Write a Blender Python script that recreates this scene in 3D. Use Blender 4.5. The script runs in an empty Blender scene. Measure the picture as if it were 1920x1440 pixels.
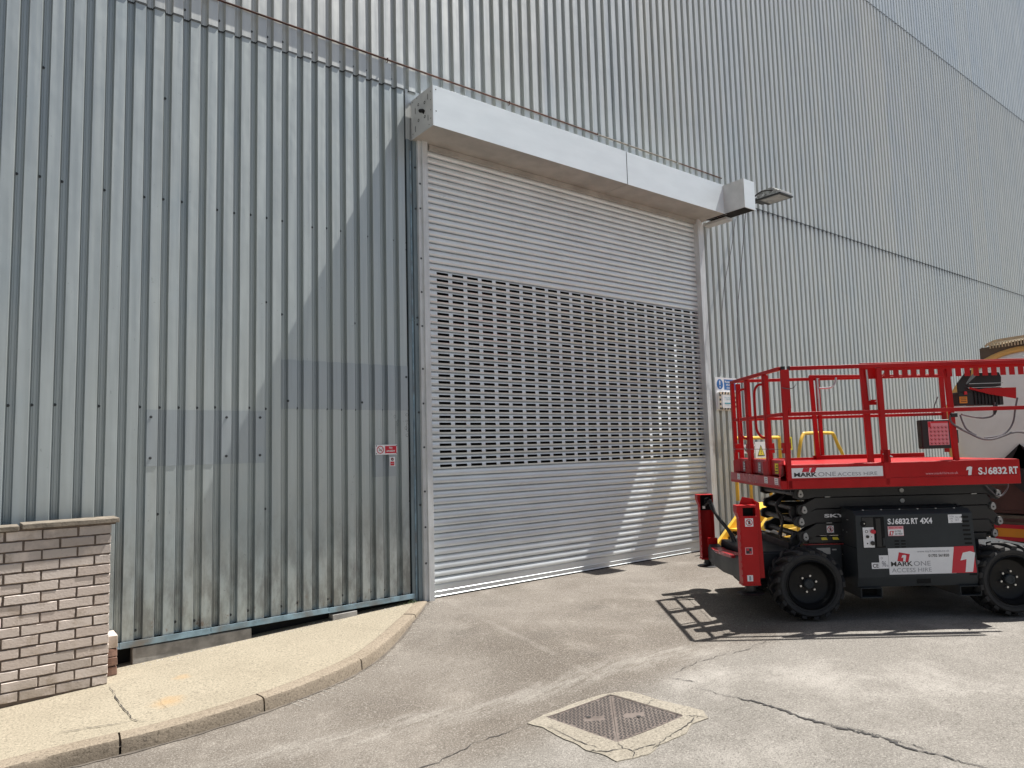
import bpy, math, random
import numpy as np
from mathutils import Vector, Matrix
random.seed(7)
sc = bpy.context.scene
col = sc.collection
R = math.radians
# ---------------------------------------------------------------- camera, world, sun, exposure
cam_d = bpy.data.cameras.new("camera"); cam = bpy.data.objects.new("camera", cam_d); col.objects.link(cam)
yaw, pit, rol = R(38.274), R(5.249), R(-1.575)
cf = Vector((math.sin(yaw)*math.cos(pit), math.cos(yaw)*math.cos(pit), math.sin(pit)))
cr = Vector((math.cos(yaw), -math.sin(yaw), 0)); cu = cr.cross(cf)
cr2 = math.cos(rol)*cr + math.sin(rol)*cu; cu2 = -math.sin(rol)*cr + math.cos(rol)*cu
Mc = Matrix((cr2, cu2, -cf)).transposed().to_4x4(); Mc.translation = Vector((-4.38, -7.046, 1.65))
cam.matrix_world = Mc
cam_d.sensor_width = 36; cam_d.lens = 36*1331/1920; cam_d.clip_start = .05; cam_d.clip_end = 2000
sc.camera = cam
SUN = Vector((4.3, -.88, 8.5)).normalized()
w = bpy.data.worlds.new("World"); sc.world = w; w.use_nodes = True
nt = w.node_tree; bg = nt.nodes['Background']
sky = nt.nodes.new('ShaderNodeTexSky'); sky.sky_type = 'NISHITA'; sky.sun_disc = False
sky.sun_elevation = math.asin(SUN.z); sky.sun_rotation = math.atan2(SUN.x, SUN.y)
sky.dust_density = 1.5; sky.ozone_density = 1.0
hs = nt.nodes.new('ShaderNodeHueSaturation'); hs.inputs['Saturation'].default_value = .70; nt.links.new(sky.outputs[0], hs.inputs['Color'])
nt.links.new(hs.outputs[0], bg.inputs[0]); bg.inputs[1].default_value = .05
sl = bpy.data.lights.new("sun", 'SUN'); sl.energy = 5.0; sl.angle = R(.5); sl.color = (1, .965, .91)
so = bpy.data.objects.new("sun", sl); col.objects.link(so); so.rotation_euler = SUN.to_track_quat('Z', 'Y').to_euler()
sc.view_settings.view_transform = 'Standard'; sc.view_settings.look = 'None'
sc.view_settings.exposure = .9; sc.view_settings.gamma = 1

# ---------------------------------------------------------------- materials
class NT:
    def __init__(s, m): s.t = m.node_tree; s.n = s.t.nodes
    def new(s, k, **kw):
        x = s.n.new(k)
        for a, b in kw.items(): setattr(x, a, b)
        return x
    def L(s, a, b): s.t.links.new(a, b)
    def coord(s, sca=(1, 1, 1), kind='Object'):
        c = s.new('ShaderNodeTexCoord'); m = s.new('ShaderNodeMapping'); m.inputs['Scale'].default_value = sca
        s.L(c.outputs[kind], m.inputs[0]); return m.outputs[0]
    def noise(s, v, scale, detail=4, rough=.55, dist=0):
        n = s.new('ShaderNodeTexNoise'); n.inputs['Scale'].default_value = scale; n.inputs['Detail'].default_value = detail
        n.inputs['Roughness'].default_value = rough; n.inputs['Distortion'].default_value = dist
        s.L(v, n.inputs['Vector']); return n.outputs['Fac']
    def ramp(s, f, a, b, lo=0., hi=1.):
        n = s.new('ShaderNodeMapRange'); n.inputs[1].default_value = a; n.inputs[2].default_value = b
        n.inputs[3].default_value = lo; n.inputs[4].default_value = hi; n.interpolation_type = 'SMOOTHSTEP'
        s.L(f, n.inputs[0]); return n.outputs[0]
    def mix(s, f, a, b, mode='MIX'):
        n = s.new('ShaderNodeMix', data_type='RGBA', blend_type=mode)
        if isinstance(f, (int, float)): n.inputs[0].default_value = f
        else: s.L(f, n.inputs[0])
        for i, x in ((6, a), (7, b)):
            if isinstance(x, (tuple, list)): n.inputs[i].default_value = (*x[:3], 1)
            else: s.L(x, n.inputs[i])
        return n.outputs[2]
    def math(s, op, a, b=None, c=None):
        n = s.new('ShaderNodeMath', operation=op)
        for i, x in enumerate((a, b, c)):
            if x is None: continue
            if isinstance(x, (int, float)): n.inputs[i].default_value = x
            else: s.L(x, n.inputs[i])
        return n.outputs[0]
    def bump(s, h, st, d=.01):
        n = s.new('ShaderNodeBump'); n.inputs['Strength'].default_value = st; n.inputs['Distance'].default_value = d
        s.L(h, n.inputs['Height']); return n.outputs[0]
def newmat(name):
    m = bpy.data.materials.new(name); m.use_nodes = True
    t = NT(m); return m, t, t.n['Principled BSDF']
def pm(name, c, rough=.5, metal=0, var=.12, scale=6, stretch=(1, 1, 1), bump=0, bscale=60, spec=.5, dust=0, dustc=(.35, .31, .26), coat=0):
    m, t, b = newmat(name); v = t.coord(stretch)
    n = t.noise(v, scale, 5, .6)
    cc = t.mix(t.ramp(n, .3, .7), tuple(x*(1-var) for x in c), tuple(min(1, x*(1+var)) for x in c))
    if dust:
        n2 = t.noise(t.coord(), 3.1, 6, .65)
        cc = t.mix(t.math('MULTIPLY', t.ramp(n2, .42, .75), dust), cc, dustc)
    t.L(cc, b.inputs['Base Color'])
    t.L(t.ramp(n, .2, .8, max(0, rough-.07), min(1, rough+.1)), b.inputs['Roughness'])
    b.inputs['Metallic'].default_value = metal; b.inputs['Specular IOR Level'].default_value = spec
    if coat: b.inputs['Coat Weight'].default_value = coat; b.inputs['Coat Roughness'].default_value = .1
    if bump: t.L(t.bump(t.noise(t.coord(), bscale, 5), bump, .004), b.inputs['Normal'])
    return m
M = {}
def cladding(name, tint, dirt=1., sheetw=.972):
    m, t, b = newmat(name)
    c = t.new('ShaderNodeTexCoord'); sep = t.new('ShaderNodeSeparateXYZ'); t.L(c.outputs['Object'], sep.inputs[0])
    X, Z = sep.outputs[0], sep.outputs[2]
    st = t.noise(t.coord((9, 9, .35)), 2.2, 6, .6)          # vertical weather streaks
    bl = t.noise(t.coord((1, 1, .6)), 1.3, 5, .6)
    fi = t.math('FLOOR', t.math('DIVIDE', t.math('ADD', X, .05), sheetw))
    wn = t.new('ShaderNodeTexWhiteNoise', noise_dimensions='1D'); t.L(fi, wn.inputs['W'])
    fr = t.math('FLOOR', t.math('DIVIDE', t.math('ADD', X, .08), .162))
    wr = t.new('ShaderNodeTexWhiteNoise', noise_dimensions='1D'); t.L(fr, wr.inputs['W'])
    a = tuple(x*.90 for x in tint); d = tuple(min(1, x*1.08) for x in tint)
    cc = t.mix(t.ramp(st, .25, .75), a, d)
    cc = t.mix(t.math('MULTIPLY', wn.outputs['Value'], .35), cc, (tint[0]*.86, tint[1]*.93, tint[2]*1.04))
    cc = t.mix(t.math('MULTIPLY', wr.outputs['Value'], .28), cc, (tint[0]*1.12, tint[1]*1.08, tint[2]*1.02))
    cc = t.mix(t.math('MULTIPLY', t.ramp(bl, .5, .8), .35), cc, (tint[0]*.7, tint[1]*.8, tint[2]*.9))
    bz = t.math('MULTIPLY', t.ramp(Z, 2.2, .6), t.ramp(bl, .35, .6))
    cc = t.mix(t.math('MULTIPLY', bz, .5*dirt), cc, (tint[0]*.74, tint[1]*.82, tint[2]*.90))
    # rubbed grime and dents low on the wall
    g = t.math('MULTIPLY', t.ramp(Z, 1.55, .1), t.ramp(t.noise(t.coord((3, 3, 1.1)), 2.5, 6, .7), .36, .66))
    cc = t.mix(t.math('MULTIPLY', g, .62*dirt), cc, (.13, .125, .115))
    sp = t.noise(t.coord((1, 1, .5)), 38, 3, .6)
    cc = t.mix(t.math('MULTIPLY', t.ramp(sp, .68, .78), .4*dirt), cc, (.10, .10, .10))
    # rust freckles near the bottom edge
    ru = t.math('MULTIPLY', t.ramp(Z, .35, .1), t.ramp(t.noise(t.coord((1, 1, .7)), 9, 5, .7), .58, .68))
    cc = t.mix(t.math('MULTIPLY', ru, .7*dirt), cc, (.16, .07, .03))
    t.L(cc, b.inputs['Base Color'])
    b.inputs['Metallic'].default_value = .6
    t.L(t.ramp(st, .2, .8, .36, .5), b.inputs['Roughness'])
    hb = t.math('ADD', t.math('MULTIPLY', t.noise(t.coord((1.5, 1, .8)), 1.6, 3), 3.), t.math('MULTIPLY', st, .25))
    t.L(t.bump(hb, .28, .012), b.inputs['Normal'])
    return m
M['clad'] = cladding('lower_cladding_paint', (.46, .50, .495))
M['clad_up'] = cladding('upper_cladding_paint', (.57, .585, .565), .25)
M['clad_top'] = cladding('top_cladding_sky_sheen', (.60, .635, .64), .1)  # paler, bluer tint puts the grazing sky gloss into the colour
M['clad_patch'] = cladding('patch_sheet_paint', (.385, .425, .445), .8)
M['flash'] = pm('flashing_blue_grey', (.19, .24, .265), .45, .2, .2, 3, (4, 4, .4))
M['trim'] = pm('base_trim_pale_blue', (.22, .33, .40), .5, .1, .3, 7, dust=.9, dustc=(.2, .17, .14))
M['shut'] = pm('shutter_galvanised', (.75, .795, .81), .33, .3, .05, 3, (.4, 1, 2), dust=.12, dustc=(.42, .38, .33))
M['guide'] = pm('shutter_guide_grey', (.62, .64, .65), .4, .2, .12, 4, (4, 4, .5), dust=.3)
M['box'] = pm('shutter_box_white', (.74, .82, .87), .42, .05, .025, 2.2, (1, 1, 3))
M['boxend'] = pm('shutter_end_plate_grey', (.55, .55, .54), .45, .3, .1, 4)
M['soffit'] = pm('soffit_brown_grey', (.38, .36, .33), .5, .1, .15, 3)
M['dark'] = pm('dark_interior', (.02, .02, .02), .9)
M['hole'] = pm('black_recess', (.004, .004, .004), .9)
M['rust'] = pm('rusty_rod', (.065, .026, .017), .85, .1, .45, 12)
M['screw'] = pm('screw_dark_washer', (.05, .055, .06), .5, .3)
M['conc'] = pm('weathered_concrete', (.27, .26, .245), .9, 0, .25, 9, bump=.5, bscale=90)
M['coping'] = pm('coping_concrete', (.17, .145, .115), .9, 0, .35, 14, bump=.6, bscale=70)
M['mortar'] = pm('brown_mortar', (.14, .108, .088), .95, 0, .25, 14, bump=.8, bscale=90)
M['red'] = pm('machine_red_paint', (.42, .008, .010), .38, 0, .12, 3, spec=.22, dust=.05, dustc=(.30, .20, .17))
M['redw'] = pm('red_end_panel', (.36, .015, .022), .3, 0, .12, 3, spec=.5)
M['grey'] = pm('machine_slate_paint', (.036, .041, .045), .45, 0, .1, 2.5, spec=.2)
M['greyd'] = pm('scissor_charcoal_paint', (.012, .0125, .014), .42, 0, .2, 4, dust=.04)
M['black'] = pm('black_plastic', (.010, .010, .011), .42, 0, .2, 5)
M['rubber'] = pm('tyre_rubber', (.022, .022, .023), .8, 0, .3, 9, bump=.4, dust=.7, dustc=(.065, .058, .05))
M['rim'] = pm('black_rim_steel', (.0045, .0045, .005), .45, 0, .2, 6, spec=.3)
M['steel'] = pm('bright_steel', (.55, .55, .55), .3, .9, .1)
M['pin'] = pm('pin_cap_grey', (.42, .42, .41), .5, .3, .15)
M['white'] = pm('white_vinyl', (.78, .78, .80), .4, 0, .03)
M['red_v'] = pm('red_vinyl', (.55, .01, .03), .4, 0, .03)
M['blue_v'] = pm('blue_vinyl', (.02, .14, .42), .4, 0, .05)
M['yel_v'] = pm('yellow_vinyl', (.80, .66, .05), .45, 0, .05)
M['blk_v'] = pm('black_vinyl', (.012, .012, .014), .4, 0, .05)
M['gry_v'] = pm('grey_vinyl', (.30, .30, .33), .4, 0, .05)
M['pink_v'] = pm('pink_vinyl', (.72, .36, .40), .4, 0, .05)
M['ora_v'] = pm('orange_vinyl', (.75, .28, .02), .4, 0, .05)
M['teal_v'] = pm('teal_vinyl', (.05, .33, .42), .4, 0, .05)
M['yellow'] = pm('yellow_machine_paint', (.72, .44, .035), .45, 0, .12, 5, dust=.3)
M['cream'] = pm('tank_cream_paint', (.78, .78, .76), .38, 0, .04, 1.5, dust=.1, coat=.2)
M['rimc'] = pm('tank_rim_ochre', (.62, .38, .12), .5, 0, .15, 4)
M['brown'] = pm('tank_walkway_brown', (.10, .078, .055), .6, 0, .2, 4)
M['maroon'] = pm('tank_chassis_maroon', (.06, .022, .018), .4, 0, .2, 3)
M['beige'] = pm('tank_grating_beige', (.50, .40, .25), .6, 0, .2, 6)
M['cable'] = pm('grey_cable', (.10, .09, .10), .5)
M['castiron'] = pm('cast_iron', (.125, .100, .088), .6, .2, .22, 18, dust=.5, dustc=(.20, .17, .15))
M['ironpit'] = pm('cast_iron_pits', (.03, .027, .026), .8)
M['glass'] = pm('lamp_glass', (.25, .25, .24), .15, 0, .2, 5)
M['alu'] = pm('cast_aluminium_dirty', (.28, .28, .27), .5, .5, .5, 30)
M['tape'] = pm('hazard_tape_cream', (.62, .50, .36), .5, 0, .2, 20)
M['pave_dirt'] = pm('gutter_dirt', (.10, .085, .07), .95, 0, .3, 10)
M['leaf'] = pm('weed_leaf', (.06, .09, .03), .7, 0, .3, 10)
M['pebble'] = pm('loose_chippings', (.42, .39, .35), .9, 0, .3, 30)
# ground: dusty worn asphalt
def ground_mat():
    m, t, b = newmat('dusty_asphalt')
    o = t.coord()
    sep = t.new('ShaderNodeSeparateXYZ'); t.L(o, sep.inputs[0]); X, Y = sep.outputs[0], sep.outputs[1]
    big = t.noise(o, .55, 5, .6); med = t.noise(o, 2.3, 6, .65, .4); fine = t.noise(o, 85, 5, .8); vf = t.noise(o, 150, 2, .6)
    c = t.mix(t.ramp(big, .35, .65), (.122, .104, .086), (.180, .160, .138))
    c = t.mix(t.math('MULTIPLY', t.ramp(med, .52, .72), .55), c, (.25, .225, .195))
    c = t.mix(t.math('MULTIPLY', t.ramp(med, .46, .30), .5), c, (.118, .102, .088))
    # paler slab right of the long crack: concrete with exposed aggregate
    sd = t.math('SUBTRACT', t.math('MULTIPLY_ADD', t.noise(o, 1.1, 4), .5, -3.75), t.math('MULTIPLY', X, .0))
    pale = t.ramp(t.math('SUBTRACT', Y, sd), .25, -.25)
    c = t.mix(t.math('MULTIPLY', pale, .75), c, (.20, .188, .17))
    pa2 = t.math('MULTIPLY', pale, t.ramp(t.noise(o, .9, 6, .65), .45, .68))
    c = t.mix(t.math('MULTIPLY', pa2, .85), c, (.315, .295, .268))
    # dusty band swept across towards the drain (kept as a stain with its own shape)
    ln = t.math('ADD', t.math('ADD', t.math('MULTIPLY', t.math('ADD', X, 1.2), .24), t.math('ADD', Y, 2.86)), t.math('MULTIPLY_ADD', t.noise(o, 1.7, 5, .6), .5, -.25))
    band = t.math('MULTIPLY', t.ramp(t.math('ABSOLUTE', ln), .22, .02), t.ramp(X, 1.6, .2))
    strk = t.noise(t.coord((1.3, 7, 1)), 2.4, 6, .7)
    c = t.mix(t.math('MULTIPLY', t.math('MULTIPLY', band, t.ramp(strk, .35, .65)), .6), c, (.30, .28, .25))
    # faint straight old paint line from the door jamb
    l2 = t.math('ADD', t.math('ADD', X, t.math('MULTIPLY', Y, -.185)), t.math('MULTIPLY_ADD', t.noise(o, 3, 3), .06, -.07))
    lb = t.math('MULTIPLY', t.ramp(t.math('ABSOLUTE', l2), .05, .01), t.ramp(med, .35, .6))
    lb = t.math('MULTIPLY', lb, t.ramp(Y, -3.3, -3.0))
    c = t.mix(t.math('MULTIPLY', lb, .28), c, (.29, .265, .235))
    # tyre scuffs
    sc_ = t.noise(t.coord((.8, 5, 1)), 3.1, 5, .7, 1.5)
    c = t.mix(t.math('MULTIPLY', t.ramp(sc_, .58, .72), .4), c, (.085, .075, .066))
    for (sx, sy, rr_, k) in ((.95, -1.55, .22, .5), (1.15, -2.35, .14, .45), (-.15, -2.0, .30, .35), (-.55, -1.3, .25, .3), (2.4, -.9, .35, .3), (.3, -.6, .4, .3), (-.2, -2.75, .16, .5)):
        vm = t.new('ShaderNodeVectorMath', operation='DISTANCE'); t.L(o, vm.inputs[0]); vm.inputs[1].default_value = (sx, sy, -.03)
        d = t.math('ADD', vm.outputs['Value'], t.math('MULTIPLY_ADD', t.noise(o, 6, 5, .65), .5, -.25))
        c = t.mix(t.math('MULTIPLY', t.ramp(d, rr_, 0), k), c, (.075, .064, .055))
    c = t.mix(t.math('MULTIPLY', t.ramp(fine, .53, .62), .6), c, (.38, .355, .32))
    c = t.mix(t.math('MULTIPLY', t.ramp(fine, .47, .38), .65), c, (.055, .048, .042))
    g2 = t.noise(o, 24, 4, .7)
    c = t.mix(t.math('MULTIPLY', t.ramp(g2, .55, .7), .35), c, (.10, .09, .08))
    vo = t.new('ShaderNodeTexVoronoi'); vo.inputs['Scale'].default_value = 75; t.L(o, vo.inputs['Vector'])
    c = t.mix(t.math('MULTIPLY', t.ramp(vo.outputs['Distance'], .14, .05), t.ramp(t.noise(o, 20, 2), .5, .6)), c, (.10, .09, .08))
    hsv = t.mix(.0, c, c)
    t.L(hsv, b.inputs['Base Color']); b.inputs['Roughness'].default_value = .92; b.inputs['Specular IOR Level'].default_value = .25
    hh = t.math('ADD', t.math('MULTIPLY', fine, 1.), t.math('ADD', t.math('MULTIPLY', vf, .5), t.math('MULTIPLY', med, 2.)))
    t.L(t.bump(hh, .75, .007), b.inputs['Normal'])
    return m
M['ground'] = ground_mat()
def paving_mat(name, c1, c2, spot=1):
    m, t, b = newmat(name); o = t.coord()
    big = t.noise(o, 1.1, 5, .6); fine = t.noise(o, 62, 4, .75); med = t.noise(o, 6, 5, .65)
    c = t.mix(t.ramp(big, .3, .7), c1, c2)
    c = t.mix(t.math('MULTIPLY', t.ramp(med, .58, .75), .25), c, tuple(x*.7 for x in c1))
    c = t.mix(t.math('MULTIPLY', t.ramp(fine, .48, .36), .7), c, tuple(x*.42 for x in c1))
    c = t.mix(t.math('MULTIPLY', t.ramp(fine, .54, .64), .5), c, tuple(min(1, x*1.4) for x in c2))
    if spot:
        for (sx, sy, r, k) in ((-3.08, -1.24, .16, .75), (-2.86, -.72, .09, .5)):
            vm = t.new('ShaderNodeVectorMath', operation='DISTANCE'); t.L(o, vm.inputs[0]); vm.inputs[1].default_value = (sx, sy, -.1)
            d = t.math('ADD', vm.outputs['Value'], t.math('MULTIPLY_ADD', t.noise(o, 9, 4), .16, -.08))
            c = t.mix(t.math('MULTIPLY', t.ramp(d, r, .02), k*.6), c, (.40, .24, .09))
    t.L(c, b.inputs['Base Color']); b.inputs['Roughness'].default_value = .93; b.inputs['Specular IOR Level'].default_value = .25
    t.L(t.bump(fine, .6, .006), b.inputs['Normal']); return m
M['pave'] = paving_mat('buff_pavement', (.265, .232, .175), (.31, .273, .208))
M['kerb'] = paving_mat('kerb_concrete', (.205, .168, .125), (.26, .218, .168), 0)
M['surr'] = paving_mat('drain_surround_concrete', (.235, .21, .17), (.285, .258, .213), 0)
def brick_mat():
    m, t, b = newmat('weathered_pale_brick'); o = t.coord()
    g = t.new('ShaderNodeNewGeometry'); rnd = g.outputs['Random Per Island']
    n = t.noise(o, 7, 6, .65); f = t.noise(o, 60, 3, .6)
    c = t.mix(rnd, (.56, .475, .42), (.69, .61, .55))
    c = t.mix(t.math('MULTIPLY', t.math('GREATER_THAN', rnd, .87), .5), c, (.30, .25, .215))
    c = t.mix(t.math('MULTIPLY', t.ramp(n, .5, .75), .6), c, (.30, .225, .15))
    c = t.mix(t.math('MULTIPLY', t.ramp(n, .42, .25), .5), c, (.62, .585, .54))
    sep = t.new('ShaderNodeSeparateXYZ'); t.L(o, sep.inputs[0])
    top = t.math('MULTIPLY', t.ramp(sep.outputs[2], .85, 1.12), t.ramp(t.noise(o, 4, 5), .35, .55))
    c = t.mix(t.math('MULTIPLY', top, .6), c, (.26, .235, .22))
    low = t.math('MULTIPLY', t.ramp(sep.outputs[2], .3, -.05), t.ramp(t.noise(o, 5, 5), .38, .6))
    c = t.mix(t.math('MULTIPLY', low, .55), c, (.20, .155, .10))
    c = t.mix(t.math('MULTIPLY', t.ramp(f, .62, .72), .35), c, (.14, .12, .10))
    t.L(c, b.inputs['Base Color']); b.inputs['Roughness'].default_value = .9
    t.L(t.bump(t.math('ADD', n, f), .5, .004), b.inputs['Normal']); return m
M['brick'] = brick_mat()
M['brickr'] = pm('red_brown_brick', (.17, .085, .06), .9, 0, .35, 14, bump=.6, bscale=60, dust=.25, dustc=(.42, .36, .30))

# ---------------------------------------------------------------- mesh builder
class MB:
    def __init__(s): s.v = []; s.f = []; s.mi = []; s.ms = []; s.cur = 0
    def m(s, mat):
        mat = M[mat] if isinstance(mat, str) else mat
        if mat not in s.ms: s.ms.append(mat)
        s.cur = s.ms.index(mat); return s
    def add(s, vs, fs):
        b = len(s.v); s.v += [tuple(v) for v in vs]; s.f += [tuple(i+b for i in f) for f in fs]; s.mi += [s.cur]*len(fs); return s
    def box(s, x0, x1, y0, y1, z0, z1, rot=None, piv=None, jit=0):
        vs = [Vector((x, y, z)) for x in (x0, x1) for y in (y0, y1) for z in (z0, z1)]
        if jit: vs = [v+Vector([random.uniform(-jit, jit) for _ in range(3)]) for v in vs]
        if rot is not None:
            p = Vector(piv) if piv else Vector(((x0+x1)/2, (y0+y1)/2, (z0+z1)/2)); vs = [rot @ (v-p)+p for v in vs]
        return s.add(vs, [(0, 1, 3, 2), (4, 6, 7, 5), (0, 4, 5, 1), (2, 3, 7, 6), (0, 2, 6, 4), (1, 5, 7, 3)])
    def tube(s, pts, r, n=8, cap=True, rr=None):
        P = [Vector(p) for p in pts]; rings = []; b = len(s.v)
        t0 = (P[1]-P[0]).normalized(); up = Vector((0, 0, 1)) if abs(t0.z) < .9 else Vector((1, 0, 0))
        a = t0.cross(up).normalized()
        for i, p in enumerate(P):
            t = (P[min(i+1, len(P)-1)]-P[max(i-1, 0)]).normalized()
            a = (a-t*a.dot(t)).normalized(); c = t.cross(a); q = rr[i] if rr else r
            rings.append([p+q*(math.cos(2*math.pi*k/n)*a+math.sin(2*math.pi*k/n)*c) for k in range(n)])
        vs = [v for g in rings for v in g]; fs = []
        for i in range(len(P)-1):
            for k in range(n): fs.append((i*n+k, i*n+(k+1) % n, (i+1)*n+(k+1) % n, (i+1)*n+k))
        if cap: fs.append(tuple(range(n-1, -1, -1))); fs.append(tuple((len(P)-1)*n+k for k in range(n)))
        return s.add(vs, fs)
    def bar(s, p, q, w, h=None, up=(0, 0, 1)):      # rectangular bar from p to q
        p, q = Vector(p), Vector(q); h = h or w; d = (q-p).normalized(); u = Vector(up)
        if abs(d.dot(u)) > .95: u = Vector((0, 1, 0))
        a = d.cross(u).normalized(); u = a.cross(d)
        vs = [e+i*a*w/2+j*u*h/2 for e in (p, q) for i, j in ((-1, -1), (1, -1), (1, 1), (-1, 1))]
        return s.add(vs, [(0, 1, 2, 3), (7, 6, 5, 4), (0, 4, 5, 1), (1, 5, 6, 2), (2, 6, 7, 3), (3, 7, 4, 0)])
    def prism(s, poly, axis, a, b):                  # poly in the two other axes, extruded a..b along axis
        n = len(poly)
        def mk(p, q, c): return {'x': (c, p, q), 'y': (p, c, q), 'z': (p, q, c)}[axis]
        vs = [mk(p, q, a) for p, q in poly]+[mk(p, q, b) for p, q in poly]
        fs = [tuple(range(n)), tuple(range(2*n-1, n-1, -1))]+[(i, i+n, (i+1) % n+n, (i+1) % n) for i in range(n)]
        return s.add(vs, fs)
    def rev(s, prof, c, n=32, axis='y', closed=False):  # profile (radius, along axis)
        vs = []; k = len(prof); c = Vector(c)
        for i in range(n):
            a = 2*math.pi*i/n; ca, sa = math.cos(a), math.sin(a)
            for r, h in prof:
                d = {'y': (r*ca, h, r*sa), 'z': (r*ca, r*sa, h), 'x': (h, r*ca, r*sa)}[axis]; vs.append(c+Vector(d))
        fs = []
        for i in range(n):
            j = (i+1) % n
            for q in range(k-1+(1 if closed else 0)):
                q2 = (q+1) % k; fs.append((i*k+q, i*k+q2, j*k+q2, j*k+q))
        return s.add(vs, fs)
    def disc(s, c, r, n=24, nrm='y', ri=0):
        c = Vector(c)
        def P(a, q): return c+{'y': Vector((q*math.cos(a), 0, q*math.sin(a))), 'z': Vector((q*math.cos(a), q*math.sin(a), 0)), 'x': Vector((0, q*math.cos(a), q*math.sin(a)))}[nrm]
        o = [P(2*math.pi*i/n, r) for i in range(n)]
        if not ri: return s.add(o, [tuple(range(n))])
        return s.add(o+[P(2*math.pi*i/n, ri) for i in range(n)], [(i, (i+1) % n, (i+1) % n+n, i+n) for i in range(n)])
    def quad(s, *p): return s.add(p, [tuple(range(len(p)))])
    def text(s, string, o, ax, up, wd, ht, bold=0., lsp=1., align='L', thick=0, sp=None):
        """letters fitted into a wd x ht box whose lower left corner is o"""
        cu_ = bpy.data.curves.new('t', 'FONT'); cu_.body = string; cu_.offset = bold; cu_.space_character = lsp; cu_.resolution_u = 3
        if sp: cu_.space_line = sp
        cu_.align_x = {'L': 'LEFT', 'C': 'CENTER'}[align]
        ob = bpy.data.objects.new('t', cu_); col.objects.link(ob)
        dg = bpy.context.evaluated_depsgraph_get(); dg.update(); me = bpy.data.meshes.new_from_object(ob.evaluated_get(dg))
        vs = [v.co.copy() for v in me.vertices]; fs = [tuple(p.vertices) for p in me.polygons]
        bpy.data.objects.remove(ob); bpy.data.curves.remove(cu_); bpy.data.meshes.remove(me)
        x0 = min(v.x for v in vs); x1 = max(v.x for v in vs); y0 = min(v.y for v in vs); y1 = max(v.y for v in vs)
        o, ax, up = Vector(o), Vector(ax), Vector(up)
        return s.add([o+ax*((v.x-x0)/(x1-x0)*wd)+up*((v.y-y0)/(y1-y0)*ht) for v in vs], fs)
    def build(s, name, parent=None, smooth=35, bevel=0, label=None):
        me = bpy.data.meshes.new(name); me.from_pydata(s.v, [], s.f)
        for q in s.ms: me.materials.append(q)
        me.polygons.foreach_set('material_index', s.mi); me.update()
        o = bpy.data.objects.new(name, me); col.objects.link(o)
        if smooth:
            me.polygons.foreach_set('use_smooth', [True]*len(me.polygons)); me.set_sharp_from_angle(angle=R(smooth))
        if parent is not None: o.parent = parent
        if bevel:
            b = o.modifiers.new('bevel', 'BEVEL'); b.width = bevel; b.segments = 2; b.limit_method = 'ANGLE'; b.angle_limit = R(40); b.harden_normals = True
        if label: o['label'] = label
        return o
def B(mat): return MB().m(mat)
def tag(o, label=None, cat=None, group=None, kind=None):
    if label: o['label'] = label
    if cat: o['category'] = cat
    if group: o['group'] = group
    if kind: o['kind'] = kind
    return o
def thing(name, label, cat, loc=(0, 0, 0), rz=0, group=None):
    o = bpy.data.objects.new(name, None); o.empty_display_size = .2; col.objects.link(o); o.location = loc; o.rotation_euler = (0, 0, rz)
    return tag(o, label, cat, group)
def sm(a, b, x):
    t = max(0, min(1, (x-a)/(b-a))); return t*t*(3-2*t)
def pv(x): return .038*max(-12, min(0, x+.3))-.005            # pavement height
def rd(x): return pv(x)-.015-.085*sm(-.1, -1.3, x) if x < -.1 else pv(x)-.015   # road height
def smooth_path(P, k=6):
    out = []; P = [Vector(p) for p in P]
    for i in range(len(P)-1):
        a, b, c, d = P[max(i-1, 0)], P[i], P[i+1], P[min(i+2, len(P)-1)]
        for j in range(k):
            t = j/k; out.append(.5*((2*b)+(c-a)*t+(2*a-5*b+4*c-d)*t*t+(-a+3*b-3*c+d)*t**3))
    out.append(P[-1]); return out

# ---------------------------------------------------------------- ground
def grid_axis(lo, hi, fine0, fine1, st):
    a = list(np.arange(fine0, fine1+1e-6, st)); x = fine1; d = st
    while x < hi: d *= 1.5; x += d; a.append(min(x, hi))
    x = fine0; d = st; b = []
    while x > lo: d *= 1.5; x -= d; b.append(max(x, lo))
    return b[::-1]+a
gx = grid_axis(-300, 300, -5, 1, .12); gy = [-300, -100, -30, -12, -8, -6, -5, -4, -3, -2, -1, 0, .3, 3, 20, 60, 300]
g = B('ground'); g.add([(x, y, rd(x)) for x in gx for y in gy], [(i*len(gy)+j, (i+1)*len(gy)+j, (i+1)*len(gy)+j+1, i*len(gy)+j+1) for i in range(len(gx)-1) for j in range(len(gy)-1)])
tag(g.build('ground'), kind='structure')
kt = [(-9, -1.62), (-6, -1.65), (-4.6, -1.67), (-4.091, -1.68), (-3.798, -1.70), (-3.47, -1.743), (-3.044, -1.768), (-2.542, -1.72), (-2.127, -1.63), (-1.626, -1.42), (-1.206, -1.10), (-.691, -.62), (-.388, -.321), (-.15, -.06)]
ktp = [(p.x, p.y) for p in smooth_path([(x, y, 0) for x, y in kt], 8)]
def offs(P, d):
    out = []
    for i, p in enumerate(P):
        a = Vector(P[max(i-1, 0)]); b = Vector(P[min(i+1, len(P)-1)]); t = (b-a).normalized(); out.append((p[0]-t.y*d, p[1]+t.x*d))
    return out
kin = offs(ktp, .135)
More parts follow.
